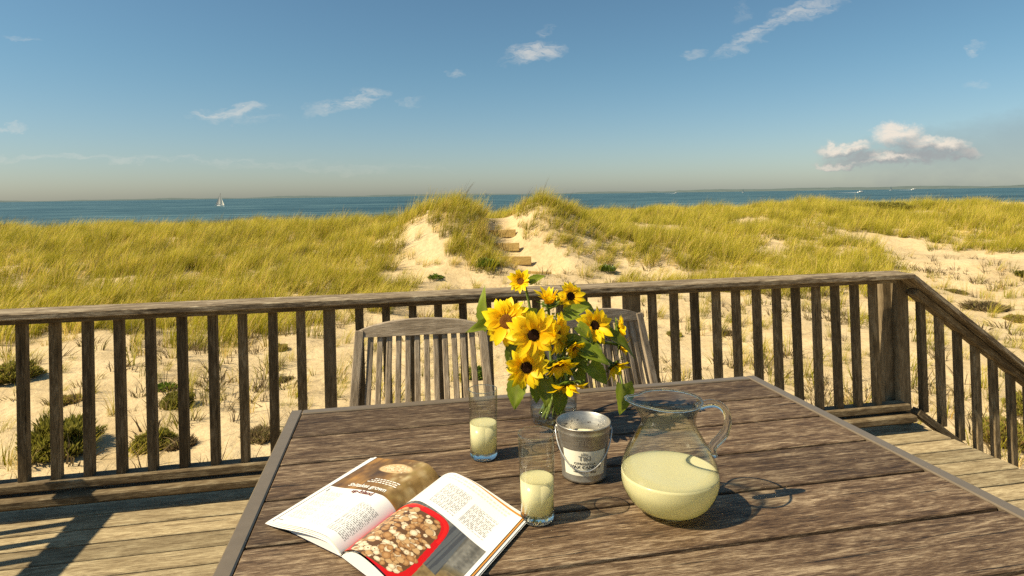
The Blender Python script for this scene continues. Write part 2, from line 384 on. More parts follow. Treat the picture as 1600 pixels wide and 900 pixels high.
# END-TERRAIN
def Z(x, y): return float(terrain(x, y))
def fast_mesh(name, V, Fq, mat, smooth=True):
    me = bpy.data.meshes.new(name); V = np.asarray(V, np.float32); Fq = np.asarray(Fq, np.int32)
    me.vertices.add(len(V)); me.vertices.foreach_set('co', V.ravel())
    k = Fq.shape[1]; me.loops.add(Fq.size); me.loops.foreach_set('vertex_index', Fq.ravel())
    me.polygons.add(len(Fq)); me.polygons.foreach_set('loop_start', np.arange(0, Fq.size, k, dtype=np.int32))
    me.polygons.foreach_set('loop_total', np.full(len(Fq), k, np.int32))
    if smooth: me.polygons.foreach_set('use_smooth', np.ones(len(Fq), bool))
    me.update(calc_edges=True)
    if mat: me.materials.append(mat)
    return me
def sandmat():
    m, n, out = newmat('dune_sand'); p = n.new('ShaderNodeTexCoord').outputs['Object']
    a = n.noise(p, .9, 6, .6); b = n.noise(p, 9, 5, .65); g = n.noise(p, 160, 3, .7)
    f = n.math('ADD', n.math('MULTIPLY', a, .5), n.math('ADD', n.math('MULTIPLY', b, .35), n.math('MULTIPLY', g, .15)))
    col = n.ramp(f, [(.32, (.36, .265, .14)), (.50, (.525, .405, .235)), (.68, (.63, .50, .31))])
    litter = n.smooth(n.noise(n.new('ShaderNodeMapping', ins={0: p, 3: (1, 1.5, 1)}).outputs[0], 5.5, 8, .72), .60, .70)
    col = n.mix(n.math('MULTIPLY', litter, .45), col, (.22, .15, .075, 1))
    vor = n.new('ShaderNodeTexVoronoi', feature='SMOOTH_F1', ins={'Vector': n.vmath('ADD', p, n.vmath('SCALE', n.noise(p, 2.5, 3, .6, out='Color'), .5)), 'Scale': 3.2}).outputs['Distance']
    h = n.math('ADD', n.math('MULTIPLY', b, .05), n.math('ADD', n.math('MULTIPLY', n.smooth(vor, .05, .42), .022), n.math('MULTIPLY', g, .006)))
    principled(n, out, Base_Color=col, Roughness=.95, Specular_IOR_Level=.15, Normal=bump(n, h, .65, 1.0)); return m
M_SAND = sandmat()
ang = np.concatenate([np.arange(-180, -36, 6.0), np.arange(-36, 62, .22), np.arange(62, 180, 6.0)])
rad = np.concatenate([[0.0], np.geomspace(1.2, 4.2, 10), np.arange(4.35, 30, .15), np.geomspace(30.3, 700, 40)])
A, Rr = np.meshgrid(np.radians(ang), rad, indexing='ij')
X, Y = Rr*np.sin(A), Rr*np.cos(A); ZT = terrain(X, Y)
na, nr = X.shape
ii, jj = np.meshgrid(np.arange(na), np.arange(nr-1), indexing='ij'); i2 = (ii+1) % na
Fq = np.stack([ii*nr+jj, ii*nr+jj+1, i2*nr+jj+1, i2*nr+jj], -1).reshape(-1, 4)
ground = mobj('ground', fast_mesh('ground', np.stack([X, Y, ZT], -1).reshape(-1, 3), Fq, M_SAND))
tag(ground, 'pale yellow dune sand rising into two crests beyond the railing', kind='structure')

# sea
def seamat():
    m, n, out = newmat('sea_water'); p = n.new('ShaderNodeTexCoord').outputs['Object']
    q = n.new('ShaderNodeMapping', ins={0: p, 2: (0, 0, R(-12)), 3: (.35, 1, 1)}).outputs[0]
    a = n.noise(q, .012, 5, .6); b = n.noise(q, .11, 6, .65); c = n.noise(q, .7, 4, .6)
    st = n.noise(n.new('ShaderNodeMapping', ins={0: p, 2: (0, 0, R(-10)), 3: (.035, .22, 1)}).outputs[0], 1.0, 5, .7)
    f = n.math('ADD', n.math('MULTIPLY', a, .3), n.math('ADD', n.math('MULTIPLY', b, .3), n.math('MULTIPLY', st, .4)))
    col = n.ramp(f, [(.41, (.010, .036, .050)), (.50, (.030, .076, .092)), (.59, (.10, .175, .185))])
    foam = n.smooth(n.math('ADD', n.math('MULTIPLY', b, .5), n.math('MULTIPLY', c, .5)), .655, .70)
    col = n.mix(n.math('MULTIPLY', foam, .55), col, (.5, .55, .55, 1))
    h = n.math('ADD', n.math('MULTIPLY', b, 1.6), n.math('MULTIPLY', c, .5))
    principled(n, out, Base_Color=col, Roughness=.42, Specular_IOR_Level=.22, Normal=bump(n, h, .8, 1.0)); return m
SEA = -4.5
sa = np.radians(np.linspace(-75, 85, 81)); sr = np.geomspace(38, 13000, 60)
A, Rr = np.meshgrid(sa, sr, indexing='ij'); na, nr = A.shape
ii, jj = np.meshgrid(np.arange(na-1), np.arange(nr-1), indexing='ij')
Fq = np.stack([ii*nr+jj, ii*nr+jj+1, (ii+1)*nr+jj+1, (ii+1)*nr+jj], -1).reshape(-1, 4)
sea = mobj('sea', fast_mesh('sea', np.stack([Rr*np.sin(A), Rr*np.cos(A), np.full_like(A, SEA)], -1).reshape(-1, 3), Fq, seamat()))
tag(sea, 'blue green sea beyond the dunes', kind='structure')
# low land on the far side of the water
mb = MB(); ns = 240; vs = []; hs = []
for i in range(ns+1):
    a = R(-42 + 108*i/ns); hh = 9 + 15*mnoise.noise((i*.045, 3.1, 0)) + 9*mnoise.noise((i*.16, 7.7, 0)) + 5*mnoise.noise((i*.6, 1.2, 0))
    hh = max(3.0, hh + (14 if i > 150 else 6))
    for (r, z) in ((6800, SEA-1), (6850, SEA+.35*hh), (7100, SEA+hh), (7600, SEA+.5*hh), (7700, SEA-1)):
        vs.append((r*math.sin(a), r*math.cos(a), z))
fs = [(i*5+k, (i+1)*5+k, (i+1)*5+k+1, i*5+k+1) for i in range(ns) for k in range(4)]
mb.add(vs, fs)
M_SHORE = simple('hazed_wooded_land', (.10, .13, .13), .95, 0, .1, .3, .01)  # grey-blue distance haze is painted into the land's base colour
tag(mb.build('hills', M_SHORE, smooth=True), 'low wooded land along the far side of the water', kind='structure')

# ------------------------------------------------------------------ grass (stuff)
def tuft(name, nbl, hmin, hmax, width, spread, lean, mat, curl=.5, seg=3, seed=1, uplim=1.0):
    r = random.Random(seed); V = []; Fc = []; al = []; tn = []
    for b in range(nbl):
        a = r.uniform(0, 2*math.pi); d = spread*math.sqrt(r.random()); h = r.uniform(hmin, hmax); t_ = r.random()
        bx, by = d*math.cos(a), d*math.sin(a)
        ld = Vector((lean + .35*math.cos(a)*curl + r.gauss(0, .16), .35*math.sin(a)*curl + r.gauss(0, .16), 0))
        fa = r.uniform(0, math.pi); side = Vector((math.cos(fa), math.sin(fa), 0))*width*r.uniform(.7, 1.3)*.5
        n0 = len(V)
        for s in range(seg+1):
            t = s/seg; p = Vector((bx, by, 0)) + ld*h*(t**1.6)*.9 + Vector((0, 0, h*(t - .18*t*t*min(1.5, ld.length*1.5))*uplim))
            wd = (1-t)**.6
            if s == seg: V.append(p); al.append(1.0); tn.append(t_)
            else: V += [p-side*wd, p+side*wd]; al += [t, t]; tn += [t_, t_]
        for s in range(seg-1): Fc.append((n0+2*s, n0+2*s+1, n0+2*s+3, n0+2*s+2))
        Fc.append((n0+2*seg-2, n0+2*seg-1, n0+2*seg))
    me = bpy.data.meshes.new(name); me.from_pydata([tuple(v) for v in V], [], Fc)
    me.attributes.new('along', 'FLOAT', 'POINT').data.foreach_set('value', al)
    me.attributes.new('tint', 'FLOAT', 'POINT').data.foreach_set('value', tn)
    me.materials.append(mat); return me
def scatter(name, pts, rots, scales, idx, protos, label, cat=None):
    me = bpy.data.meshes.new(name); me.vertices.add(len(pts)); me.vertices.foreach_set('co', np.asarray(pts, np.float32).ravel())
    a = me.attributes.new('rot', 'FLOAT_VECTOR', 'POINT'); a.data.foreach_set('vector', np.asarray(rots, np.float32).ravel())
    a = me.attributes.new('scl', 'FLOAT_VECTOR', 'POINT'); a.data.foreach_set('vector', np.asarray(scales, np.float32).ravel())
    a = me.attributes.new('pick', 'INT', 'POINT'); a.data.foreach_set('value', np.asarray(idx, np.int32))
    o = mobj(name, me); g = bpy.data.node_groups.new(name+'_scatter', 'GeometryNodeTree')
    g.interface.new_socket('Geometry', in_out='INPUT', socket_type='NodeSocketGeometry')
    g.interface.new_socket('Geometry', in_out='OUTPUT', socket_type='NodeSocketGeometry')
    n = g.nodes; l = g.links; gi = n.new('NodeGroupInput'); go = n.new('NodeGroupOutput'); j = n.new('GeometryNodeJoinGeometry')
    def attr(nm, typ):
        q = n.new('GeometryNodeInputNamedAttribute'); q.data_type = typ; q.inputs[0].default_value = nm; return q.outputs[0]
    rot, scl, pk = attr('rot', 'FLOAT_VECTOR'), attr('scl', 'FLOAT_VECTOR'), attr('pick', 'INT')
    e2r = n.new('FunctionNodeEulerToRotation'); l.new(rot, e2r.inputs[0])
    for k, pm in enumerate(protos):
        po = bpy.data.objects.new(pm.name, pm)
        oi = n.new('GeometryNodeObjectInfo'); oi.inputs[0].default_value = po; oi.inputs['As Instance'].default_value = True
        cmp_ = n.new('FunctionNodeCompare'); cmp_.data_type = 'INT'; cmp_.operation = 'EQUAL'
        ins_ = [s for s in cmp_.inputs if s.type == 'INT']; l.new(pk, ins_[0]); ins_[1].default_value = k
        ip = n.new('GeometryNodeInstanceOnPoints'); l.new(gi.outputs[0], ip.inputs['Points']); l.new(cmp_.outputs[0], ip.inputs['Selection'])
        l.new(oi.outputs['Geometry'], ip.inputs['Instance']); l.new(e2r.outputs[0], ip.inputs['Rotation']); l.new(scl, ip.inputs['Scale'])
        l.new(ip.outputs[0], j.inputs[0])
    l.new(j.outputs[0], go.inputs[0])
    md = o.modifiers.new('scatter', 'NODES'); md.node_group = g
    tag(o, label, cat, kind='stuff'); return o

def fbm(x, y, s, seed):
    rs = np.random.default_rng(seed); o = np.zeros_like(x); amp = 1.0
    for k in range(5):
        for q in range(3):
            a = rs.uniform(0, 2*np.pi); ph = rs.uniform(0, 6.28); fq = s*(1.9**k)*rs.uniform(.8, 1.25)
            o += amp*np.sin((x*np.cos(a)+y*np.sin(a))*fq + ph)/3
        amp *= .62
    return o
def ell(x, y, cx, cy, rx, ry, a=0.0):
    c, s = math.cos(a), math.sin(a); dx, dy = x-cx, y-cy
    return 1 - np.sqrt(((dx*c+dy*s)/rx)**2 + ((-dx*s+dy*c)/ry)**2)
def grass_density(x, y):
    nz = fbm(x, y, .55, 5); n2 = fbm(x, y, 1.6, 8)
    edge = np.interp(x, [-14, -7, -4, -2, -.3, .6, 1.5, 3, 5, 7.2, 10, 12, 14, 40], [11.0, 10.6, 10.2, 10.4, 11.6, 14.0, 15.2, 15.3, 15.2, 12.2, 11.2, 12.5, 13.5, 13.5])
    d = sstep(y + nz*.8, edge-.8, edge+1.4)
    d = d*(1 - .95*sstep(nz*.6+n2*.5, .36, .66))*(.55+.45*sstep(n2, -.6, .5))                                 # bare patches in the field
    # bare sand: left flank of the cut, the path, right shoulder and the wide blow-out to the right
    bare = np.maximum.reduce([ell(x, y, .62, 16.6, .66, 1.6, -.25)*2.2, ell(x, y, .45, 15.3, 1.1, .8)*2,
        np.where((y > 14.3) & (y < 19.2), 1-np.abs(x-np.interp(y, [14.5, 15.8, 16.5, 17.1, 17.7, 18.3, 20], [3.80, 3.58, 3.20, 3.00, 3.02, 3.10, 3.2]))/.62, -1),
        ell(x, y, 4.55, 15.45, .85, .45, -.1)*2, ell(x, y, 6.5, 14.9, 1.5, .45, -.42)*2.5,
        np.minimum((x-11.5)*.894-(y-13.8)*.447, (x-15.6)*-.888-(y-22)*.461)*.5 + nz*.45 + n2*.3])
    d = d*(1-sstep(bare, .0, .3))
    # the two crests carry thick grass
    cr = np.maximum.reduce([ell(x, y, 1.75, 17.7, .85, 1.5), ell(x, y, 4.5, 17.6, 1.35, 1.5), ell(x, y, 1.95, 16.5, .72, 1.4), ell(x, y, 5.0, 16.5, .9, .9), ell(x, y, 5.7, 16.2, 1.0, .8, -.5)])
    path = np.where((y > 14.3) & (y < 18.6), 1-np.abs(x-np.interp(y, [14.5, 15.8, 16.5, 17.1, 17.7, 18.3, 20], [3.80, 3.58, 3.20, 3.00, 3.02, 3.10, 3.2]))/.56, -1)
    d = np.maximum(d, sstep(cr, .0, .35)*1.3*(path < 0))
    return np.clip(d, 0, 1.3), cr
def sample_polar(nn, a0, a1, r0_, r1_):
    a = np.radians(rng.uniform(a0, a1, nn)); r = np.sqrt(rng.uniform(r0_**2, r1_**2, nn)); return r*np.sin(a), r*np.cos(a)
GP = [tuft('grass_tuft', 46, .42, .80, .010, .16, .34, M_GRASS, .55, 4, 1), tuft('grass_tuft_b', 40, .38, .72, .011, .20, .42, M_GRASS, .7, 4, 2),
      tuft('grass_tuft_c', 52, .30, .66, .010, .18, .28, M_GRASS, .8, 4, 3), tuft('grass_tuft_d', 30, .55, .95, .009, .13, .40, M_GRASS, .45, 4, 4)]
x, y = sample_polar(62000, -36, 60, 8.5, 40); d, cr = grass_density(x, y)
far = np.clip((np.hypot(x, y)-9)/20, 0, 1)
keep = rng.random(len(x)) < d*(.50+.25*(1-far)); keep &= (y < 33+.1*np.clip(x, 0, 40))
x, y, cr = x[keep], y[keep], cr[keep]; ng = len(x)
xs, ys = sample_polar(1500, -34, 58, 6.5, 19); ks = rng.random(1500) < .6*(grass_density(xs, ys)[0] < .5); xs, ys = xs[ks], ys[ks]
ks = ~((ys < 17) & (np.abs(xs-3.5) < .7)); xs, ys = xs[ks], ys[ks]
gx, gy = np.concatenate([x, xs]), np.concatenate([y, ys]); nn = len(gx)
sz = np.concatenate([rng.uniform(.46, 1.12, ng)*np.where(cr > 0, .80, .92), rng.uniform(.25, .6, len(xs))])
hb = .85+.25*fbm(gx, gy, .8, 21)
pts = np.stack([gx, gy, terrain(gx, gy)-.03], -1)
rots = np.stack([rng.normal(0, .10, nn), rng.normal(0, .10, nn), rng.normal(0, .55, nn)], -1)
scl = np.stack([sz, sz, sz*np.clip(hb, .6, 1.15)], -1)
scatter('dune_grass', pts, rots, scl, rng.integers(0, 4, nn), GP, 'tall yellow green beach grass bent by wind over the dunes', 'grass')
ST = [tuft('seed_stalk', 5, .8, 1.25, .012, .12, .22, M_DRY, .3, 4, 41)]
k_ = rng.choice(nn, 420, replace=False); k_ = k_[(gy[k_] > 16)]
scatter('seed_stalks', pts[k_], rots[k_], np.stack([np.full(len(k_), .85)]*3, -1), np.zeros(len(k_)), ST, 'thin pale seed stalks standing above the dune grass', 'grass')
# small dry sprigs on open sand
SP = [tuft('sprig', 16, .08, .24, .007, .05, .05, M_DRY, 1.8, 3, 11), tuft('sprig_b', 22, .05, .16, .009, .08, .0, M_DRY, 2.4, 2, 12), tuft('sprig_c', 12, .12, .34, .006, .04, .2, M_GRASS, 1.2, 3, 13)]
x, y = sample_polar(11000, -34, 58, 4.6, 22); d, _ = grass_density(x, y); nz = fbm(x, y, .9, 31)
k = (rng.random(11000) < np.clip(.16+.42*nz, .02, .8)) & (d < .6) & ~((y > 15) & (y < 18.5) & (x > 2.6) & (x < 4.4)) & ~((x > -.2) & (x < 1.5) & (y > 15) & (y < 18.5))
k &= ~((y < 4.2) & (x < 3.4))
x, y = x[k], y[k]; nn = len(x); sz = rng.uniform(.6, 1.9, nn)
scatter('dry_sprigs', np.stack([x, y, terrain(x, y)-.01], -1), np.stack([rng.normal(0, .2, nn), rng.normal(0, .2, nn), rng.uniform(0, 6.28, nn)], -1),
        np.stack([sz, sz, sz], -1), rng.choice([0, 1, 2], nn, p=[.4, .35, .25]), SP, 'small dry brown sprigs dotted over the open sand', 'weeds')

# ------------------------------------------------------------------ heather cushions, one thing each
def bush_mesh(name, mat, n, rx, h, seed, blen=.12, bw=.010, tw=3):
    r = random.Random(seed); V = []; Fc = []; al = []; tn = []
    for i in range(n):
        a = r.uniform(0, 6.283); q = math.sqrt(r.random()); ph = q*1.35
        nrm = Vector((math.cos(a)*math.sin(ph), math.sin(a)*math.sin(ph), math.cos(ph)))
        lump = .78 + .30*mnoise.noise((nrm.x*2.2+seed, nrm.y*2.2, nrm.z*2.2)) + .16*mnoise.noise((nrm.x*6+seed, nrm.y*6, nrm.z*6))
        base = Vector((nrm.x*rx, nrm.y*rx, max(0, nrm.z)*h))*lump*r.uniform(.72, 1.0)
        up = (nrm*.8 + Vector((r.gauss(0, .35), r.gauss(0, .35), .7+r.gauss(0, .25)))).normalized()
        L = blen*r.uniform(.5, 1.2); t_ = r.random(); sd = up.cross(Vector((r.gauss(0, 1), r.gauss(0, 1), r.gauss(0, 1)))).normalized()*bw*r.uniform(.6, 1.4)
        n0 = len(V); bend = Vector((r.gauss(0, .2), r.gauss(0, .2), 0))*L
        V += [base-sd*.5, base+sd*.5, base+up*L*.55+sd+bend*.4, base+up*L*.55-sd+bend*.4, base+up*L+bend]
        al += [0, 0, .55, .55, 1]; tn += [t_]*5; Fc += [(n0, n0+1, n0+2, n0+3), (n0+3, n0+2, n0+4)]
    me = bpy.data.meshes.new(name); me.from_pydata([tuple(v) for v in V], [], Fc)
    me.attributes.new('along', 'FLOAT', 'POINT').data.foreach_set('value', al); me.attributes.new('tint', 'FLOAT', 'POINT').data.foreach_set('value', tn)
    me.materials.append(mat); return me
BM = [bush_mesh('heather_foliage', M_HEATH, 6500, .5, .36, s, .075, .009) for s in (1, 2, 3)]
BD = [bush_mesh('dead_heather', M_DRY, 1500, .5, .30, s, .17, .010) for s in (5, 6)]
BL = [bush_mesh('leafy_weed', M_LEAF, 500, .5, .40, s, .15, .035) for s in (8, 9)]
def twigs(seed):
    r = random.Random(seed); mb = MB()
    for i in range(9):
        a = r.uniform(0, 6.28); q = r.uniform(.15, .42); e = Vector((q*math.cos(a), q*math.sin(a), r.uniform(.1, .26)))
        mb.tube([(0, 0, -.05), e*.5+Vector((r.gauss(0, .03), r.gauss(0, .03), .02)), e], [.010, .007, .003], 5)
    return mb.mesh('twigs', simple('heather_twig', (.12, .085, .06), .9, noise_amt=.3))
TWG = twigs(3)
plants = [  # x, y, radius, height scale, kind, label
 (-3.10, 6.45, .98, 1.0, 'g', 'largest green heather cushion, behind the third and fourth balusters from the left edge'),
 (-4.72, 8.75, .80, .9, 'g', 'green heather cushion at the left edge of the sand behind the railing'),
 (-2.22, 6.30, .50, 1.2, 'g', 'dark green heather bush with grey dead twigs at the foot of the railing'),
 (-1.98, 6.22, .34, 1.0, 'd', 'grey brown dead half beside the dark green heather bush by the railing foot'),
 (-2.42, 7.50, .46, 1.1, 'g', 'rounded dark heather cushion standing alone on sand above the two toned bush'),
 (-3.65, 7.75, .42, .7, 'g', 'flat pale green cushion between the largest heather and the grass edge'),
 (-1.28, 6.25, .42, .9, 'd', 'dry brown tangle of twigs close to the corner of the table'),
 (-1.75, 9.9, .36, .9, 'g', 'small green clump at the lower edge of the left grass field'),
 (-1.45, 8.5, .30, .8, 'd', 'small dry brown tuft on bare sand beyond the wooden chair'),
 (-2.75, 8.1, .34, .7, 'l', 'straggling green leafed weed on the sand in the left railing bays'),
 (.98, 7.95, .46, .9, 'l', 'leafy green weed seen between the two wooden chairs'),
 (5.5, 4.75, .62, 1.2, 'g', 'green heather bush behind the lowest stair balusters'),
 (6.4, 5.3, .60, 1.0, 'g', 'second green heather bush just outside the stair railing'),
 (11.4, 10.2, .95, .55, 'd', 'wide grey brown heather mat on the open sand to the right'),
 (10.9, 9.1, .60, .6, 'g', 'green edge of the wide heather mat on the right sand'),
 (12.6, 12.0, .70, .40, 'd', 'low green patch on sand just above the stair handrail'),
 (15.4, 12.6, .9, .5, 'g', 'green patch at the right edge of the picture on open sand'),
 (3.35, 8.9, .40, .8, 'g', 'green cushion seen between balusters beyond the middle railing post'),
 (4.45, 9.4, .38, .8, 'g', 'round green cushion in the bays left of the corner post'),
 (5.3, 9.2, .42, .6, 'd', 'dry brown mat in the last bays before the corner post'),
 (2.25, 15.4, .75, .8, 'l', 'dark leafy shrub below the left grassy crest beside the sand path'),
 (5.35, 15.2, .62, .7, 'l', 'grey green leafy shrub at the foot of the right crest'),
 (.95, 14.9, .5, .6, 'l', 'small leafy shrub at the bottom of the bare left sand slope'),
 (24.0, 26.6, 3.4, .30, 'g', 'long dark green thicket along the skyline on the right dune'),
 (27.8, 26.9, 2.8, .26, 'g', 'second dark green thicket trailing to the right on the skyline dune'),
]
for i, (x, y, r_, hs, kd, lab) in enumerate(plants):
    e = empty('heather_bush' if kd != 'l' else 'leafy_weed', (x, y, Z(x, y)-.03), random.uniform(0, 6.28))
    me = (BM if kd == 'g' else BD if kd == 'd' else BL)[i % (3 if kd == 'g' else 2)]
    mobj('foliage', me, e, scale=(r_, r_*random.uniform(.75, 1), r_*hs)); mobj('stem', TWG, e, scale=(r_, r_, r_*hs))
    tag(e, lab, 'shrub' if kd != 'l' else 'weed', 'low plants on the sand')

# ------------------------------------------------------------------ sand steps on the dune
st = empty('dune_steps', (3.4, 16.2, Z(3.4, 16.2)))
for (sx, sy, szt, wd) in ((3.55, 15.70, -.63, .92), (3.16, 16.34, -.29, .90), (2.97, 16.94, .03, .88), (3.00, 17.50, .37, .84)):
    b = MB().box(-wd/2, wd/2, -.025, .025, -.20, .02, .004).build('step_board', M_STEP, st)
    b.location = Vector((sx, sy, szt)) - st.location; b.rotation_euler = (0, R(random.uniform(-2, 2)), R(-24+random.uniform(-5, 5)))
tag(st, 'half buried plank steps climbing the sand cut between two crests', 'steps')

# ------------------------------------------------------------------ boats
M_WHITE = simple('white_hull_paint', (.78, .77, .74), .35, 0, .5, .05, 3)
M_SAIL = simple('sail_cloth', (.74, .70, .62), .8, 0, .2, .08, 1.2)
M_GREYSAIL = simple('grey_sail_cloth', (.42, .41, .39), .8, 0, .2, .08, 1.2)
M_DARKTRIM = simple('dark_trim', (.05, .04, .035), .5, 0, .4, .1, 5)
def hull(mb, L, W, H, draft=.3):
    def fn(u, v):
        t = u; wv = W*.5*(math.sin(math.pi*min(1, .12+.88*(1-t))**.8)**.7 if t > .0 else 0)
        wv = W*.5*(1-(abs(t*1.0))**2.6)*(.82+.18*(1-t)); a = (v-.5)*math.pi
        yy = wv*math.sin(a); zz = -draft*math.cos(a)*(1-.5*t*t) + (H*(.9+.25*t*t) if abs(v-.5) > .49 else H*(abs(math.sin(a))**3)*(.9+.25*t*t))
        return Vector((-L*.5+L*t, yy, zz))
    mb.grid(fn, 14, 10)
    n0 = len(mb.v); pts = []
    for i in range(15):
        t = i/14; wv = W*.5*(1-t**2.6)*(.82+.18*(1-t)); z = H*(.9+.25*t*t)-.03
        pts += [(-L*.5+L*t, -wv, z), (-L*.5+L*t, wv, z)]
    mb.add(pts, [(2*i, 2*i+2, 2*i+3, 2*i+1) for i in range(14)])
    mb.add([(-L*.5, -W*.41, H*.9), (-L*.5, W*.41, H*.9), (-L*.5, W*.3, -draft*.6), (-L*.5, -W*.3, -draft*.6)], [(0, 1, 2, 3)])
def sailboat(loc, rz, s, label, two_tone=True):
    e = empty('sailboat', loc, rz); mb = MB(); hull(mb, 7.6*s, 2.3*s, .75*s, .35*s); mb.build('hull', M_WHITE, e, True)
    MB().box(-1.6*s, .9*s, -.6*s, .6*s, .70*s, 1.05*s, .06*s).build('cabin', M_WHITE, e)
    MB().tube([(.7*s, 0, .6*s), (.7*s, 0, 10.2*s)], .07*s, 6).build('mast', M_DARKTRIM, e)
    MB().tube([(.7*s, 0, 1.6*s), (-3.4*s, .25*s, 1.55*s)], .06*s, 6).build('boom', M_DARKTRIM, e)
    def ms(u, v):
        w_ = (1-v)**.9; return Vector(((.62-3.9*u*w_)*s, (.25+.45*math.sin(math.pi*u)*(1-v*.6))*s*w_*.9, (1.7+8.3*v)*s))
    MB().grid(ms, 6, 10).build('mainsail', M_GREYSAIL if two_tone else M_SAIL, e, True)
    def js(u, v):
        w_ = (1-v); return Vector(((3.7-2.9*v - 2.6*u*w_)*s, (.1+.5*math.sin(math.pi*u)*w_)*s, (1.1+6.6*v)*s))
    MB().grid(js, 6, 8).build('jib', M_SAIL, e, True)
    tag(e, label, 'sailboat', 'boats on the water'); return e
sailboat((-124.0, 474, SEA), R(-18), .96, 'white sailboat with grey mainsail and pale jib, largest boat on the water')
def far_boat(px_dir, D, s, kind, label):
    a = YAW + math.atan((px_dir-800)/FPX); loc = (D*math.sin(a), D*math.cos(a), SEA)
    if kind == 's': return sailboat(loc, R(random.uniform(-30, 30)), s, label, False)
    e = empty('motor_boat', loc, R(-8)); mb = MB(); hull(mb, 10*s, 3.2*s, 1.3*s, .4*s); mb.build('hull', M_WHITE, e, True)
    MB().box(-2.2*s, 1.8*s, -1.1*s, 1.1*s, 1.2*s, 2.6*s, .15*s).build('cabin', M_WHITE, e)
    MB().box(-1.2*s, 1.2*s, -1.12*s, 1.12*s, 1.8*s, 2.3*s, .05*s).build('window', M_DARKTRIM, e)
    MB().tube([(-.5*s, 0, 2.6*s), (-.7*s, 0, 4.6*s)], .08*s, 5).build('mast', M_DARKTRIM, e)
    def wk(u, v): return Vector((-5*s-34*s*u, (v-.5)*(2+7*u)*s, .12+.25*s*math.sin(math.pi*v)*(1-u)))
    MB().grid(wk, 8, 4).build('wake', M_WHITE, e, True)
    tag(e, label, 'motor boat', 'boats on the water'); return e
far_boat(1345, 1250, 1.15, 'm', 'white motor boat trailing a wake above the right grass skyline')
far_boat(1161, 2300, 1.3, 's', 'tiny white sailboat above the grass right of the dune path')
far_boat(1392, 2600, 1.5, 's', 'tiny white sailboat just right of the motor boat')
far_boat(1056, 2400, 1.3, 'm', 'tiny motor boat left of the small sailboat near the far land')
far_boat(1428, 3000, 2.2, 'm', 'distant white motor boat, rightmost of the boats on the skyline')
far_boat(759, 2600, 1.4, 's', 'distant white sail seen through the gap between the crests')

# ------------------------------------------------------------------ deck
deck = empty('deck', (0, 0, 0)); tag(deck, 'weathered plank deck', kind='structure')
DX0, DX1, DY1, DP = -2.30, 3.07, 3.335, .1265
pl = MB().box(0, DX1-DX0, -DP+.0125, 0, -.036, 0, .004).mesh('plank', M_DECK)
for i in range(44):
    o = mobj('plank', pl, deck, (DX0+random.uniform(-.004, .004), DY1-i*DP, random.uniform(-.0012, .0012)))
for yy in (3.27, 1.4, -.4, -2.1): MB().box(DX0+.02, DX1-.02, yy-.02, yy+.02, -.235, -.045).build('joist', M_RAIL, deck)
for xx in (DX0+.04, DX1-.045): MB().box(xx-.02, xx+.02, -2.1, 3.25, -.235, -.047).build('rim_joist', M_RAIL, deck)
for xx in (DX0+.12, .4, DX1-.14):
    for yy in (3.18, 0.5, -2.0): MB().box(xx-.05, xx+.05, yy-.05, yy+.05, -1.3, -.05, .004).build('pier', M_POST, deck)

# ------------------------------------------------------------------ front railing
LEAN = R(-1.0)
BALM = MB().box(-.0195, .0195, -.0195, .0195, 0, .722, .003).mesh('baluster', M_BAL)
fr = empty('deck_railing', (0, 3.16, 0)); tag(fr, 'weathered wooden railing across the front of the deck facing the sea', 'railing', 'deck railings')
XL, XR = -2.20, 2.86
MB().box(XL-.06, 2.935, -.115, .045, .890, .920, .005).build('top_rail', M_CAP, fr)
MB().box(XL, XR, -.060, .022, .862, .889, .003).build('upper_rail', M_RAIL, fr)
MB().box(XL, 2.95, -.045, .038, .112, .150, .005).build('lower_rail', M_RAIL, fr)
MB().box(XL, 2.955, -.085, .020, .058, .096, .006).build('kick_board', M_RAIL, fr)
bx = [-2.06, -1.925, -1.79] + [-1.658, -1.526, -1.393, -1.257, -1.125, -0.989, -0.853, -0.72, -0.585, -0.453, -0.173, -0.041, 0.089, .218, .346, .475, .604, .732, .860, .988, 1.115] + [1.381, 1.505] + [1.629, 1.756, 1.878, 2.004, 2.128, 2.252, 2.379, 2.504, 2.63, 2.755]
for x in bx: mobj('baluster', BALM, fr, (x+.004, 0, .148), (0, LEAN+random.gauss(0, .003), random.gauss(0, .02)))
for (x, hw) in ((-.315, .027), (1.262, .043)): MB().box(-hw, hw, -.03, .025, 0, .889, .004).build('post', M_POST, fr, loc=(x, .005, -.001 if hw < .03 else 0), rot=(0, LEAN*.7, 0))
MB().box(-.041, .041, -.045, .045, 0, .889, .005).build('post', M_POST, fr, loc=(2.984, .072, 0), rot=(0, R(-.4), 0))
MB().box(-.035, .035, -.045, .045, 0, .884, .005).build('post', M_POST, fr, loc=(2.920, .117, 0), rot=(0, R(-.4), 0))
MB().box(-.05, .05, -.05, .05, 0, .884, .005).build('post', M_POST, fr, loc=(-2.23, .03, 0))
# side railing to the left (its shadow falls across the deck)
lr = empty('deck_railing', (-2.20, 0, 0)); tag(lr, 'side railing of the deck whose shadow falls across the planks at lower left', 'railing', 'deck railings')
MB().box(-.07, .07, -2.2, 3.03, .884, .921, .006).build('top_rail', M_CAP, lr)
MB().box(-.02, .04, -2.2, 3.03, .838, .883, .003).build('upper_rail', M_RAIL, lr)
MB().box(-.04, .04, -2.2, 3.08, .112, .150, .005).build('lower_rail', M_RAIL, lr)
for i in range(37): mobj('baluster', BALM, lr, (0, 2.93-i*.132, .148))
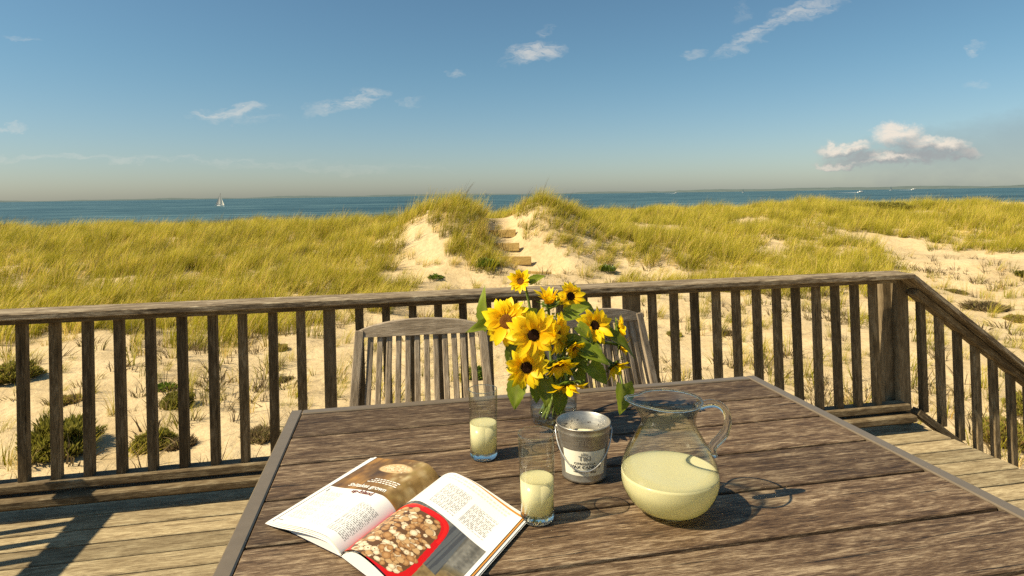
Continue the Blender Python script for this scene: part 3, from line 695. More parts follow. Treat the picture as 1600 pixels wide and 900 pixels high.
# stair railing going down to the right
SL = -.745
sr = empty('stair_railing', (3.04, 3.17, 0)); tag(sr, 'sloping wooden stair railing going down to the right from the corner post', 'railing', 'deck railings')
def sloped(name, x0, x1, y0, y1, z0, z1, mat, ch=.005):
    a = math.atan(SL); ln = (x1-x0)/math.cos(a)
    o = MB().box(0, ln, y0, y1, z0, z1, ch).build(name, mat, sr); o.location = (x0, 0, 0); o.rotation_euler = (0, -a, 0); return o
o = sloped('top_rail', -.103, 1.95, -.115, .045, -.030, .0, M_CAP); o.location.z = .921
o = sloped('upper_rail', .0, 1.95, -.055, .022, -.075, -.032, M_RAIL); o.location.z = .843
o = sloped('lower_rail', .0, 1.95, -.03, .03, -.045, .0, M_RAIL); o.location.z = .105
o = sloped('stringer', .035, 1.95, -.010, .03, -.24, -.10, M_RAIL); o.location.z = .03
for i in range(14):
    x = .048+i*.1262; mobj('baluster', BALM, sr, (x, 0, .112+SL*x), (0, R(-.5), random.gauss(0, .02)), (1, 1, .91))
MB().box(-.045, .045, -.045, .045, -1.0, .77+SL*1.9, .005).build('post', M_POST, sr, loc=(1.93, 0, 0))
stp = empty('deck_stairs', (3.09, 2.4, 0)); tag(stp, 'plank stairs going down from the right edge of the deck', 'stairs')
for i in range(5):
    MB().box(.01+i*.26, .29+i*.26, -.62, .66, -.215-.175*i, -.18-.175*i, .004).build('tread', M_DECK, stp)
for yy in (-.66, .70):
    MB().add([(0, yy-.018, -.05), (0, yy-.018, -.34), (1.5, yy-.018, -1.32), (1.5, yy-.018, -1.02), (0, yy+.018, -.05), (0, yy+.018, -.34), (1.5, yy+.018, -1.32), (1.5, yy+.018, -1.02)],
             [(0, 1, 2, 3), (7, 6, 5, 4), (0, 4, 5, 1), (1, 5, 6, 2), (2, 6, 7, 3), (3, 7, 4, 0)]).build('stringer', M_RAIL, stp)

# ------------------------------------------------------------------ table
TZ = .745; TX0, TX1, TY0, TY1 = -.324, 1.262, .42, 2.022
tb = empty('patio_table', ((TX0+TX1)/2, (TY0+TY1)/2, 0)); tag(tb, 'large square patio table with weathered wood planks and metal edging', 'table')
def tpart(mb, name, mat, **k):
    o = mb.build(name, mat, tb, **k); o.location = Vector(o.location) - Vector(((TX0+TX1)/2, (TY0+TY1)/2, 0)); return o
FWD = .034
tpart(MB().box(TX0, TX0+FWD, TY0, TY1, TZ-.045, TZ+.002, .003), 'edge_strip', M_FRAME)
tpart(MB().box(TX1-FWD, TX1, TY0, TY1, TZ-.045, TZ+.002, .003), 'edge_strip', M_FRAME)
tpart(MB().box(TX0+FWD+.0006, TX1-FWD-.0006, TY1-FWD, TY1-.0008, TZ-.045, TZ+.0015, .003), 'edge_strip', M_FRAME)
tpart(MB().box(TX0+FWD+.0006, TX1-FWD-.0006, TY0+.0008, TY0+FWD, TZ-.045, TZ+.0015, .003), 'edge_strip', M_FRAME)
seams = [1.987, 1.802, 1.622, 1.440, 1.256, 1.075, .894, .713, .532, .456]
for a, b in zip(seams[:-1], seams[1:]):
    o = MB().box(0, TX1-TX0-2*FWD-.004, b+.0055, a-.0055, -.022, 0, .0025).build('plank', M_TABLE, tb)
    o.location = Vector((TX0+FWD+.002, 0, TZ+random.uniform(-.0008, .0006))) - Vector(((TX0+TX1)/2, (TY0+TY1)/2, 0))
for sx in (TX0+.05, TX1-.05):
    for sy in (TY0+.05, TY1-.05): tpart(MB().box(sx-.03, sx+.03, sy-.03, sy+.03, .002, TZ-.046, .004), 'leg', M_FRAME)
tpart(MB().box(TX0+.09, TX1-.09, 1.19, 1.25, TZ-.075, TZ-.024, .004), 'crossbar', M_FRAME)

# ------------------------------------------------------------------ chairs
def chair(loc, rz, label):
    e = empty('garden_chair', loc, rz); rec = math.tan(R(14))
    def P(xx, z, off=0): return Vector((xx, (z-.43)*rec + off, z))      # back plane, leaning away (+y)
    def bar(name, p0, p1, w_, t_, mat):
        p0, p1 = Vector(p0), Vector(p1); d = (p1-p0); L = d.length; zq = d.normalized()
        yq = Vector((0, 1, -rec*0)); xq = yq.cross(zq).normalized(); yq = zq.cross(xq)
        Mx = Matrix((xq, yq, zq)).transposed().to_4x4(); Mx.translation = p0
        o = MB().box(-w_/2, w_/2, -t_/2, t_/2, 0, L, .003).build(name, mat, e); o.matrix_local = Mx; return o
    for s in (-1, 1):
        bar('leg', (s*.262, -.02, .001), P(s*.270, .43), .036, .045, M_CHAIR_Z)
        bar('back_post', P(s*.270, .425), P(s*.240, .885), .034, .036, M_CHAIR_Z)
        bar('leg', (s*.245, -.42, .001), (s*.245, -.42, .41), .04, .04, M_CHAIR_Z)
    # arched head rail
    n = 20; V = []; Fc = []
    for i in range(n+1):
        t = i/n*2-1; xx = t*.258; zt = .922 - .032*t*t - .012*abs(t)**6; zb = .862+.0*t
        for (yo, z) in ((-.014, zb), (-.014, zt), (.014, zt), (.014, zb)): V.append(P(xx, z, yo))
    for i in range(n):
        for k in range(4): a = i*4+k; b = i*4+(k+1) % 4; Fc.append((a, b, b+4, a+4))
    Fc += [(0, 1, 2, 3), (n*4+3, n*4+2, n*4+1, n*4)]
    MB().add(V, Fc).build('head_rail', M_CHAIR_X, e)
    bar('back_bottom_rail', P(-.25, .50), P(.25, .50), .05, .024, M_CHAIR_X)
    for i in range(12):
        t = (i-5.5)/5.5; bar('slat', P(t*.212, .515), P(t*.197, .866), .0225, .012, M_CHAIR_Z)
    for s in (-1, 1): MB().box(s*.245-.015, s*.245+.015, -.40, -.02, .36, .41, .003).build('seat_rail', M_CHAIR_X, e)
    for i in range(8): MB().box(-.262, .262, -.445+i*.055, -.400+i*.055, .412, .430, .003).build('seat_slat', M_CHAIR_X, e)
    tag(e, label, 'chair', 'slatted chairs behind the table'); return e
chair((.095, 2.36, 0), R(-2), 'grey slatted wooden chair behind the table, left of the sunflowers')
chair((.835, 2.36, 0), R(17), 'grey slatted wooden chair half hidden behind the sunflowers')

# ------------------------------------------------------------------ drinking glasses
def tumbler(loc, label, rt_, rb, h, lvl):
    e = empty('drinking_glass', loc)
    prof = [(.0, .0), (rb-.003, .0), (rb, .003), (rb+(rt_-rb)*.4, h*.4), (rt_, h-.001), (rt_-.0006, h), (rt_-.0014, h-.0008)]
    def ri(z): return rb+(rt_-rb)*z/h-.0019
    prof += [(ri(h*.6), h*.6), (ri(h*.3), h*.3), (ri(.020), .020), (ri(.018)-.006, .0155), (0, .015)]
    MB().lathe([(rb+.0003, .0147)] + prof[3:9], 48).build('body', M_GLASS, e, True)
    MB().lathe([(0, 0), (rb-.003, 0), (rb, .003), (rb+(rt_-rb)*.1, .0145), (0, .0145)], 48).build('base', M_SOLID, e, True)
    MB().lathe([(rt_-.0008+.0011*math.cos(q*math.pi/4), h+.0011*math.sin(q*math.pi/4)) for q in range(8)], 48, close=True).build('rim', M_SOLID, e, True)
    lp = [(0, .0148), (ri(.018)-.006, .0152), (ri(.020)+.0006, .0198), (ri(lvl)+.0006, lvl), (ri(lvl)-.001, lvl-.0006), (0, lvl-.0006)]
    MB().lathe(lp, 48).build('lemonade', M_LEMON, e, True)
    tag(e, label, 'glass', 'tall glasses of lemonade'); return e
tumbler((.214, 1.557, TZ+.002), 'tall glass of lemonade standing farther back, beside the sunflower vase', .0365, .034, .170, .086)
tumbler((.279, 1.238, TZ+.002), 'tall glass of lemonade in front, beside the open magazine', .0375, .034, .173, .083)

# ------------------------------------------------------------------ pitcher
pt = empty('glass_pitcher', (.560, 1.218, TZ+.002), R(-6)); pt.scale = (1.03, 1.03, 1.02); PH = .222
outer = [(0, 0), (.048, 0), (.060, .004), (.080, .020), (.0945, .045), (.0985, .066), (.0955, .090), (.086, .115), (.073, .138), (.0605, .160), (.0545, .176), (.0545, .188), (.0590, .203), (.0655, .214), (.0685, .2195)]
def spout(p):
    # pull the lip out into a pouring spout on the -x side
    k = max(0.0, (p.z-.17)/.05); a = math.atan2(p.y, -p.x); g = math.exp(-(a/.42)**2); r_ = math.hypot(p.x, p.y)
    if k <= 0 or r_ < 1e-4: return p
    m = 1 + .30*g*k**1.3 - .05*k*math.exp(-((abs(a)-.75)/.3)**2); return Vector((p.x*m, p.y*m, p.z + .006*g*k))
def dense(pr, n=4):
    out = []
    for i in range(len(pr)-1):
        p0, p1, p2, p3 = pr[max(i-1, 0)], pr[i], pr[i+1], pr[min(i+2, len(pr)-1)]
        for k in range(n):
            t = k/n
            out.append(tuple(.5*((2*p1[j]) + (-p0[j]+p2[j])*t + (2*p0[j]-5*p1[j]+4*p2[j]-p3[j])*t*t + (-p0[j]+3*p1[j]-3*p2[j]+p3[j])*t**3) for j in (0, 1)))
    out.append(pr[-1]); return [(max(0, a), b) for a, b in out]
od = dense(outer[1:])
inn = [(max(r-.0032, 0), z+.0012) for r, z in od if z > .007]
rim = [(od[-1][0]-.0004, od[-1][1]+.0018), (od[-1][0]-.0022, od[-1][1]+.0022)]
prof = [(0, 0)] + od + rim + inn[::-1] + [(.04, .0075), (0, .0075)]
MB().lathe(prof, 64, warp=spout).build('body', M_PGLASS, pt, True)
MB().lathe([(od[-1][0]-.001+.0024*math.cos(q*math.pi/5), od[-1][1]+.0012+.0024*math.sin(q*math.pi/5)) for q in range(10)], 72, close=True, warp=spout).build('rim', M_SOLID, pt, True)
def rin(z): return float(np.interp(z, [p[1] for p in od], [p[0] for p in od]))-.0016
LV = .077
lz = list(np.linspace(.010, LV, 14)); lp = [(0, .0085), (.045, .0085)] + [(rin(z), z) for z in lz] + [(rin(LV)-.002, LV-.0004), (0, LV-.0004)]
MB().lathe(lp, 64).build('lemonade', M_LEMON, pt, True)
hp = bez((.060, 0, .203), (.125, 0, .232), (.150, 0, .165), (.098, 0, .128), 18)
hp += [Vector((.090, 0, .118)), Vector((.0925, 0, .108)), Vector((.098, 0, .100))]
MB().tube(hp, [.0085]*4+[.0078]*11+[.0095]*4+[.009, .0075, .005], 14).build('handle', M_SOLID, pt, True)
tag(pt, 'round clear glass pitcher half full of lemonade with loop handle', 'pitcher')

# ------------------------------------------------------------------ candle bucket
bk = empty('candle_bucket', (.432, 1.408, TZ+.002)); BH, RT, RB = .124, .0635, .0510
def rbk(z): return RB+(RT-RB)*z/BH
pr = [(0, .003), (RB-.003, .003), (RB-.001, 0), (RB+.0008, 0), (RB+.001, .005), (RB+.0002, .007), (rbk(.108), .108), (rbk(.110)+.0006, .110), (rbk(.112), .112), (RT, BH-.002), (RT+.0016, BH), (RT+.0004, BH+.0016), (RT-.0012, BH), (rbk(.06)-.001, .06), (rbk(.012)-.001, .012), (0, .012)]
MB().lathe(pr, 56).build('pail', M_GALV, bk, True)
M_WAX = simple('cream_wax', (.80, .74, .52), .4, 0, .4, .06, 60, .2)
WZ = .082
MB().lathe([(0, .07), (rbk(WZ)-.0013, .07), (rbk(WZ)-.0014, WZ+.002), (rbk(WZ)-.006, WZ), (.02, WZ-.001), (0, WZ-.0015)], 40).build('wax', M_WAX, bk, True)
MB().tube([(0, 0, WZ-.003), (.001, 0, WZ+.006), (.003, .001, WZ+.011)], .0012, 6).build('wick', M_DARKTRIM, bk)
M_SOOT = simple('soot_speck', (.05, .03, .015), .9, 0, .1, .3, 200)
sm = MB()
for i in range(20):
    a = R(random.gauss(85, 42)); z = random.uniform(WZ+.004, BH-.012); rr = rbk(z)-.0014; s_ = random.uniform(.0005, .0017)
    c = Vector((rr*math.cos(a), rr*math.sin(a), z)); tx = Vector((-math.sin(a), math.cos(a), 0)); nn_ = Vector((-math.cos(a), -math.sin(a), 0))
    sm.add([c+tx*s_*math.cos(q)+Vector((0, 0, s_*math.sin(q)))+nn_*.0003 for q in [k*1.0472 for k in range(6)]], [tuple(range(6))])
so_ = sm.build('soot', M_SOOT, bk); so_['kind'] = 'stuff'
# bail handle hanging over the front, and its ears
CAMA = math.atan2(-1.408, -.432)          # bucket side facing the viewer
hx = Vector((math.cos(CAMA+math.pi/2), math.sin(CAMA+math.pi/2), 0)); hf = Vector((math.cos(CAMA), math.sin(CAMA), 0))
pts = []
for i in range(25):
    t = math.pi*i/24; zz = .110 - .080*math.sin(t)**.9; rr = rbk(max(0, zz))+.0035
    q = math.cos(t)*1.0; al = math.asin(max(-1, min(1, q)))
    pts.append(hx*math.sin(al)*(rr+.001) + hf*math.cos(al)*rr + Vector((0, 0, zz)))
MB().tube(pts, .0018, 8).build('bail', simple('steel_wire', (.62, .60, .55), .3, .9, .5, .05, 90), bk, True)
for s in (-1, 1):
    e_ = MB().lathe([(0, -.002), (.006, -.002), (.0065, .0), (.005, .002), (0, .003)], 16).build('ear', M_GALV, bk, True)
    e_.matrix_local = Matrix.Translation(hx*s*(rbk(.110)+.0015) + Vector((0, 0, .110))) @ (hx*s).to_track_quat('Z', 'Y').to_matrix().to_4x4()
M_LABEL = simple('cream_paper_label', (.80, .76, .62), .6, 0, .3, .06, 40)
M_INK = simple('dark_print_ink', (.045, .042, .038), .7, 0, .2, .1, 50)
M_INKG = simple('grey_print_ink', (.22, .21, .18), .7, 0, .2, .1, 50)
LA = CAMA + R(2)
def wrap(a_, z, off=.0004): rr = rbk(z)+off; return Vector((rr*math.cos(LA+a_), rr*math.sin(LA+a_), z))
MB().grid(lambda u, v: wrap((u-.5)*R(108), .018+.058*v), 28, 4).build('label', M_LABEL, bk, True)
def text_mesh(body, size, spacing=1.0):
    cu = bpy.data.curves.new('lettering', 'FONT'); cu.body = body; cu.size = size; cu.align_x = 'CENTER'; cu.align_y = 'CENTER'; cu.space_character = spacing
    cu.resolution_u = 3
    o = bpy.data.objects.new('lettering', cu); COL.objects.link(o); dg = bpy.context.evaluated_depsgraph_get()
    me = bpy.data.meshes.new_from_object(o.evaluated_get(dg)); bpy.data.objects.remove(o); return me
def map_text(body, size, fn, mat, parent, xs=1.0, bold=0.0, ang=0.0):
    me = text_mesh(body, size); vs = [v.co.copy() for v in me.vertices]; fs = [tuple(p.vertices) for p in me.polygons]
    mb = MB(); ca, sa_ = math.cos(ang), math.sin(ang)
    for k, (dx, dy) in enumerate([(0, 0), (bold, 0), (0, bold), (bold, bold)] if bold else [(0, 0)]):
        mb.add([fn((v.x*xs+dx)*ca - (v.y+dy)*sa_, (v.x*xs+dx)*sa_ + (v.y+dy)*ca, k) for v in vs], fs)
    bpy.data.meshes.remove(me); return mb.build('lettering', mat, parent)
lab = [c for c in bk.children if c.name.startswith('label')][0]
def on_label(z0): return lambda x_, y_, k: wrap(x_/rbk(z0), z0+y_, .0009+.0001*k)
map_text('TIKI', .0150, on_label(.0590), M_INKG, lab, 1.1, .0006)
map_text('CITRONELLA', .0068, on_label(.0470), M_INK, lab, 1.25, .0003)
map_text('WAX CANDLE', .0094, on_label(.0385), M_INK, lab, 1.22, .0005)
map_text('Net Wt. 17oz. (482g)', .0052, on_label(.0275), M_INK, lab, 1.15, .0002)
fl = MB()   # flame-like emblem over the word
for q, hh in ((-.006, .006), (-.002, .009), (.002, .0075), (.006, .005)):
    fl.add([wrap((q-.0016)/RB, .0668, .0009), wrap((q+.0016)/RB, .0668, .0009), wrap((q+.0009)/RB, .0668+hh*.6, .0009), wrap((q+.0002)/RB, .0668+hh, .0009), wrap((q-.0009)/RB, .0668+hh*.45, .0009)], [(0, 1, 2, 3, 4)])
fl.build('emblem', M_INKG, lab)
map_text('TIKI', .020, lambda x_, y_, k: wrap(x_/rbk(.094), .0945+y_, .0003+.0001*k), simple('embossed_steel', (.36, .34, .30), .4, .8, .5, .1, 90), bk, 1.1, .0004)
tag(bk, 'galvanised metal bucket candle with cream label and wire handle', 'candle')

# ------------------------------------------------------------------ magazine
MAG = empty('open_magazine', (-.02, 1.27, TZ+.0025)); tag(MAG, 'open glossy magazine with mushroom pictures lying near the table edge', 'magazine')
BLc = Vector((-.255, 1.334)); SPb = Vector((-.104, 1.180)); UU_ = Vector((.199, .262)); RV = Vector((.150, -.214))
LH, RH = .021, .027
def page_z(t, hump, lift, sharp=.80):
    # t: 0 outer edge .. 1 gutter
    a = math.sin(math.pi*min(1, (t/sharp))*.5)**1.6 if t < sharp else math.cos((t-sharp)/(1-sharp)*math.pi*.5)**.8
    return lift*(1-t*.3) + hump*a + .003
def left_pt(u, v, off=0.0):
    p = BLc + (SPb-BLc)*u + UU_*v; return Vector((p.x+.02, p.y-1.27, page_z(u, LH*(1+.25*v), .004)+off))
def right_pt(u, v, off=0.0):
    p = SPb + RV*u + UU_*v; return Vector((p.x+.02, p.y-1.27, page_z(1-u, RH*(1+.1*v), .006, .74)+off))
def s2l(c): c = np.asarray(c, float)/255; return np.where(c <= .04045, c/12.92, ((c+.055)/1.055)**2.4)
def pagemat():
    m, n, out = newmat('printed_page'); at = n.new('ShaderNodeAttribute', attribute_name='ink').outputs['Color']
    principled(n, out, Base_Color=at, Roughness=.32, Specular_IOR_Level=.4); return m
M_PAGE = pagemat()
M_PAPER = simple('page_edge_paper', (.74, .72, .68), .7, 0, .3, .05, 30)
M_COVER = simple('navy_cover', (.022, .014, .045), .3, 0, .5, .1, 30)
M_ORANGE = simple('orange_page', (.50, .22, .04), .5, 0, .4, .1, 30)
def rnoise(h_, w_, cells, seed):
    rs = np.random.default_rng(seed); g = rs.random((cells[0]+2, cells[1]+2))
    yy = np.linspace(0, cells[0], h_); xx = np.linspace(0, cells[1], w_); y0 = yy.astype(int); x0 = xx.astype(int)
    fy = (yy-y0)[:, None]; fx = (xx-x0)[None, :]; fy = fy*fy*(3-2*fy); fx = fx*fx*(3-2*fx)
    return (g[y0][:, x0]*(1-fy)*(1-fx) + g[y0+1][:, x0]*fy*(1-fx) + g[y0][:, x0+1]*(1-fy)*fx + g[y0+1][:, x0+1]*fy*fx)
NU, NV = 250, 400
def blank(): return np.tile(np.array([250, 249, 246], float), (NV+1, NU+1, 1))
vv, uu = np.meshgrid(np.linspace(0, 1, NV+1), np.linspace(0, 1, NU+1), indexing='ij')
def put(img, mask, col): 
    mk = np.clip(mask, 0, 1)[..., None]; img[:] = img*(1-mk) + np.asarray(col, float)*mk
def textblock(img, u0, u1, v0, v1, col, seed, pitch=.0130, dens=.68):
    rs = np.random.default_rng(seed); v = v1
    while v - pitch > v0:
        last = rs.random() < .12; ue = u0+(u1-u0)*(rs.uniform(.4, .9) if last else 1)
        u = u0
        while u < ue:
            wl = rs.uniform(.014, .042); 
            put(img, ((uu >= u) & (uu < min(u+wl, ue)) & (vv < v) & (vv >= v-pitch*.55))*dens*rs.uniform(.75, 1), col); u += wl+.010
        v -= pitch
# left page: mushroom photograph above, text below
imgL = blank(); nA = rnoise(NV+1, NU+1, (9, 5), 3); nB = rnoise(NV+1, NU+1, (26, 16), 4); nC = rnoise(NV+1, NU+1, (4, 3), 6)
ph = (vv > .50)
base = np.stack([95+95*nA+40*(nB-.5), 66+72*nA+34*(nB-.5), 28+36*nA+20*(nB-.5)], -1)
streak = rnoise(NV+1, NU+1, (3, 26), 9); base = base*(.62+.75*streak[..., None]*nC[..., None]+.12)
imgL[ph] = np.clip(base, 0, 255)[ph]
blur = np.clip((uu-.58)/.2, 0, 1)*np.clip((vv-.5)/.05, 0, 1); put(imgL, blur*.75, (176, 148, 98)); put(imgL, blur*nB*.8*(nA > .5), (120, 92, 48))
capd = np.sqrt(((uu-.54)/.23)**2 + ((vv-.845)/.070)**2); put(imgL, np.clip((1.08-capd)/.12, 0, 1), (212, 176, 124)); put(imgL, np.clip((1-capd)/.5, 0, 1)*.8*nB, (250, 232, 196))
rs = np.random.default_rng(5)
for k in range(60):
    a_, b_ = rs.uniform(.62, 1.0), rs.uniform(.52, .98); q_ = rs.uniform(.02, .06); dd = np.sqrt(((uu-a_)/q_)**2+((vv-b_)/(q_*.8))**2)
    put(imgL, np.clip(1.1-dd, 0, 1)*.45*(vv > .5), [(206, 182, 132), (98, 74, 36), (150, 128, 70), (226, 210, 170)][k % 4])
for k in range(160):
    a_, b_ = rs.normal(.54, .11), rs.normal(.835, .026); dd = np.sqrt(((uu-a_)/.008)**2+((vv-b_)/.006)**2); put(imgL, (dd < 1)*(capd < .95)*.5, [(252, 240, 214), (150, 108, 62)][k % 2])
put(imgL, (uu < .03)*1.0, (246, 246, 246)); put(imgL, ((uu > .030) & (uu < .042))*.8, (60, 50, 45))
textblock(imgL, .10, .36, .07, .44, (110, 108, 106), 1, .0130, .62); textblock(imgL, .41, .66, .05, .30, (150, 148, 146), 2, .0130, .5); textblock(imgL, .70, .95, .05, .38, (95, 92, 90), 3, .0130, .68)
put(imgL, ((uu > .07) & (uu < .095) & (vv > .425) & (vv < .47))*.7, (70, 66, 62))
put(imgL, ((uu > .05) & (uu < .13) & (vv > .028) & (vv < .038))*.6, (90, 88, 86))
# right page: text above, red tray of mushrooms below
imgR = blank(); nA = rnoise(NV+1, NU+1, (12, 8), 13); nB = rnoise(NV+1, NU+1, (60, 44), 14); st_ = rnoise(NV+1, NU+1, (2, 60), 15)
for k_, (a, b) in enumerate(((.952, .976), (.918, .942))): textblock(imgR, .12, .90, a-.012, b, (236, 190, 168), 20+k_, .03, .6)
textblock(imgR, .10, .24, .66, .88, (190, 188, 186), 23, .0130, .4); textblock(imgR, .27, .56, .62, .875, (92, 90, 88), 24); textblock(imgR, .61, .88, .62, .84, (92, 90, 88), 25)
ph = vv < .585
g = 88+46*st_+30*(nB-.5); imgR[ph] = np.stack([g, g*.98, g*.92], -1)[ph]
low = np.clip((.30-vv)/.1 + (uu-.62)*2.0, 0, 1)*ph; put(imgR, low, (112, 92, 58)); put(imgR, low*nB, (150, 128, 84)); put(imgR, low*(nA > .6)*.6, (66, 62, 34))
jean = ph*(np.clip(1-np.abs(uu-.70-.1*(.5-vv))/.085, 0, 1) > .1)*(vv > .22); put(imgR, jean*.9, (92, 96, 100)); put(imgR, jean*(st_ > .55)*.6, (60, 62, 68))
# tray
tu = (uu-.33); tv = (vv-.26); ca, sa2 = math.cos(-.10), math.sin(-.10); ru = tu*ca-tv*sa2; rv_ = tu*sa2+tv*ca
bx_ = np.maximum(np.abs(ru)/.34, np.abs(rv_)/.30); rr_ = ((np.abs(ru)/.34)**5+(np.abs(rv_)/.30)**5)**.2
put(imgR, (rr_ < 1)*ph, (206, 22, 16)); put(imgR, ((rr_ < 1)*(rr_ > .93)*(ru < 0))*.8, (240, 92, 40)); put(imgR, ((rr_ < .97)*(rr_ > .90)*(rv_ > .1))*.6, (240, 40, 26))
inn_ = rr_ < .84; put(imgR, inn_, (104, 72, 40))
rs = np.random.default_rng(77)
for k in range(330):
    a, b = rs.uniform(-.30, .30), rs.uniform(-.27, .27)
    if (abs(a)/.34)**5+(abs(b)/.30)**5 > .36: continue
    s_ = rs.uniform(.016, .040); e1 = rs.uniform(.55, 1.0)
    d_ = np.sqrt(((ru-a)/s_)**2 + ((rv_-b)/(s_*e1*.72))**2); t_ = rs.random()
    cc = (222, 200, 164) if t_ < .35 else (168, 122, 72) if t_ < .75 else (196, 158, 108)
    put(imgR, (d_ < 1.12)*.55, (62, 40, 22)); put(imgR, d_ < 1, cc); put(imgR, (d_ < .55)*.55, (250, 238, 212) if t_ < .35 else (206, 164, 112)); 
    if t_ < .2: put(imgR, d_ < .2, (120, 88, 54))
put(imgR, (uu > .965)*1.0, (248, 247, 244))
def page(name, fn, img):
    mb = MB().grid(lambda u, v: fn(u, v), NU, NV); me = bpy.data.meshes.new(name)
    me.from_pydata([tuple(v) for v in mb.v], [], mb.f); me.polygons.foreach_set('use_smooth', [True]*len(me.polygons))
    at = me.attributes.new('ink', 'FLOAT_COLOR', 'POINT'); c = s2l(np.clip(img, 0, 255)*.93); c = np.transpose(c, (1, 0, 2)).reshape(-1, 3)
    at.data.foreach_set('color', np.concatenate([c, np.ones((len(c), 1))], 1).astype(np.float32).ravel())
    me.materials.append(M_PAGE); return mobj(name, me, MAG)
pgl = page('page', left_pt, imgL); pgr = page('page', right_pt, imgR)
# leaves underneath, fanned, and the cover
for k, (dz, du, mt) in enumerate(((-.0014, -.004, M_PAPER), (-.0026, -.008, M_PAPER), (-.0040, -.011, M_PAPER))):
    MB().grid(lambda u, v, dz=dz, du=du, k=k: left_pt(u, v) + Vector((du*(1-u), -.002*(1-u)*k+.010*(1-u)*v*k*.5, dz*(1+1.6*u*(1-v)) if u < .97 else dz*.3)), 28, 6).build('leaf_sheet', mt, MAG, True)
for k, (dz, du, mt) in enumerate(((-.0016, .010, M_ORANGE), (-.0034, .022, M_PAPER), (-.0052, .026, M_PAPER))):
    MB().grid(lambda u, v, dz=dz, du=du: right_pt(u, v) + Vector((du*u*.8, du*u*.3, dz*(1 if u > .04 else .3))), 28, 6).build('leaf_sheet', mt, MAG, True)
for fn, nm in ((left_pt, 'l'), (right_pt, 'r')):
    MB().grid(lambda u, v, fn=fn: Vector((fn(u, 0).x, fn(u, 0).y+.0008, .0016+(fn(u, 0).z-.0045-.0016)*v)) if nm == 'l' else Vector((fn(u, 0).x, fn(u, 0).y+.0008, .0016+(fn(u, 0).z-.0050-.0016)*v)), 28, 1).build('page_block', M_PAPER, MAG, True)
def flat_cover(u, v):
    p = BLc + (SPb-BLc)*u*2 + UU_*v if u <= .5 else SPb + RV*(u-.5)*2 + UU_*v
    return Vector((p.x+.02+(.012*(u-.9)*10 if u > .9 else 0), p.y-1.27, .0008))
MB().grid(flat_cover, 20, 4).build('cover', M_COVER, MAG)
M_WINK = simple('white_print_ink', (.82, .80, .76), .5, 0, .3, .05, 50); M_RINK = simple('brown_red_print_ink', (.20, .05, .03), .5, 0, .3, .05, 50)
PW, PHt = (SPb-BLc).length, UU_.length
def on_left(u0, v0): return lambda x_, y_, k: left_pt(u0+x_/PW, v0+y_/PHt, .0006+.00008*k)
map_text('Shiitakes grown', .0200, on_left(.52, .552), M_WINK, pgl, .92, .0007)
map_text('up-Island', .0195, on_left(.56, .474), M_RINK, pgl, .92, .0006)
for k_ in range(3):
    mbk = MB(); u = .42+.03*k_
    while u < .80:
        wl = random.uniform(.02, .05)
        mbk.add([left_pt(u, .618+.022*k_, .0006), left_pt(u+wl, .618+.022*k_, .0006), left_pt(u+wl, .627+.022*k_, .0006), left_pt(u, .627+.022*k_, .0006)], [(0, 1, 2, 3)]); u += wl+.012
    mbk.build('caption_line', M_WINK, pgl)

# ------------------------------------------------------------------ vase and sunflowers
VX, VY = .447, 1.750
vs_ = empty('glass_vase', (VX, VY, TZ+.002)); tag(vs_, 'clear glass vase of water holding the sunflowers', 'vase')
pr = [(0, 0), (.058, 0), (.063, .003), (.067, .02), (.069, .06), (.068, .10), (.070, .122), (.0695, .1235), (.068, .123), (.0660, .10), (.0670, .06), (.065, .022), (.060, .012), (0, .010)]
MB().lathe(pr, 48).build('body', M_GLASS, vs_, True)
MB().lathe([(0, .0095), (.060, .0112), (.0655, .022), (.0676, .052), (.066, .0515), (0, .0515)], 48).build('water', M_WATER, vs_, True)
def petal_mesh(name, w_, cup, droop, seed):
    r = random.Random(seed); tw = r.uniform(-.25, .25); bendx = r.uniform(-.1, .1)
    def fn(u, v):
        half = w_*.5*(math.sin(math.pi*min(1, u*.94+.06)**.85)**.75)*(1 if u < .999 else .05); s = (v-.5)*2
        x_ = s*half + bendx*u*u; z = cup*math.sin(u*2.0)*.5 - droop*u*u + .35*half*s*s*.6 + tw*u*s*half + .012*math.sin(s*7+u*5)*u
        return Vector((u, x_, z))
    return MB().grid(fn, 8, 4).mesh(name, M_PETAL, True)
PET = [petal_mesh('petal', .40, .25, .10, 1), petal_mesh('petal', .46, .15, .26, 2), petal_mesh('petal', .36, .40, .05, 3), petal_mesh('petal', .42, .05, .40, 4)]
def sepal_mesh():
    mb = MB()
    for k in range(13):
        a = 2*math.pi*k/13+random.uniform(-.1, .1); L = random.uniform(.8, 1.15); ca, sa_ = math.cos(a), math.sin(a)
        def fn(u, v, L=L, ca=ca, sa_=sa_):
            h = .17*(1-u)**.7*math.sin(math.pi*min(1, u+.25))**.5 if u < 1 else 0; s = (v-.5)*2; q = .35+u*L*.75
            return Vector((q*ca - s*h*sa_, q*sa_ + s*h*ca, -.16+.05*u+.22*u*u*random.uniform(-.2, 1)))
        mb.grid(fn, 4, 2)
    mb.lathe([(0, -.30), (.16, -.28), (.42, -.17), (.52, -.06), (.5, .0)], 16); return mb.mesh('calyx', M_LEAF, True)
SEP = sepal_mesh()
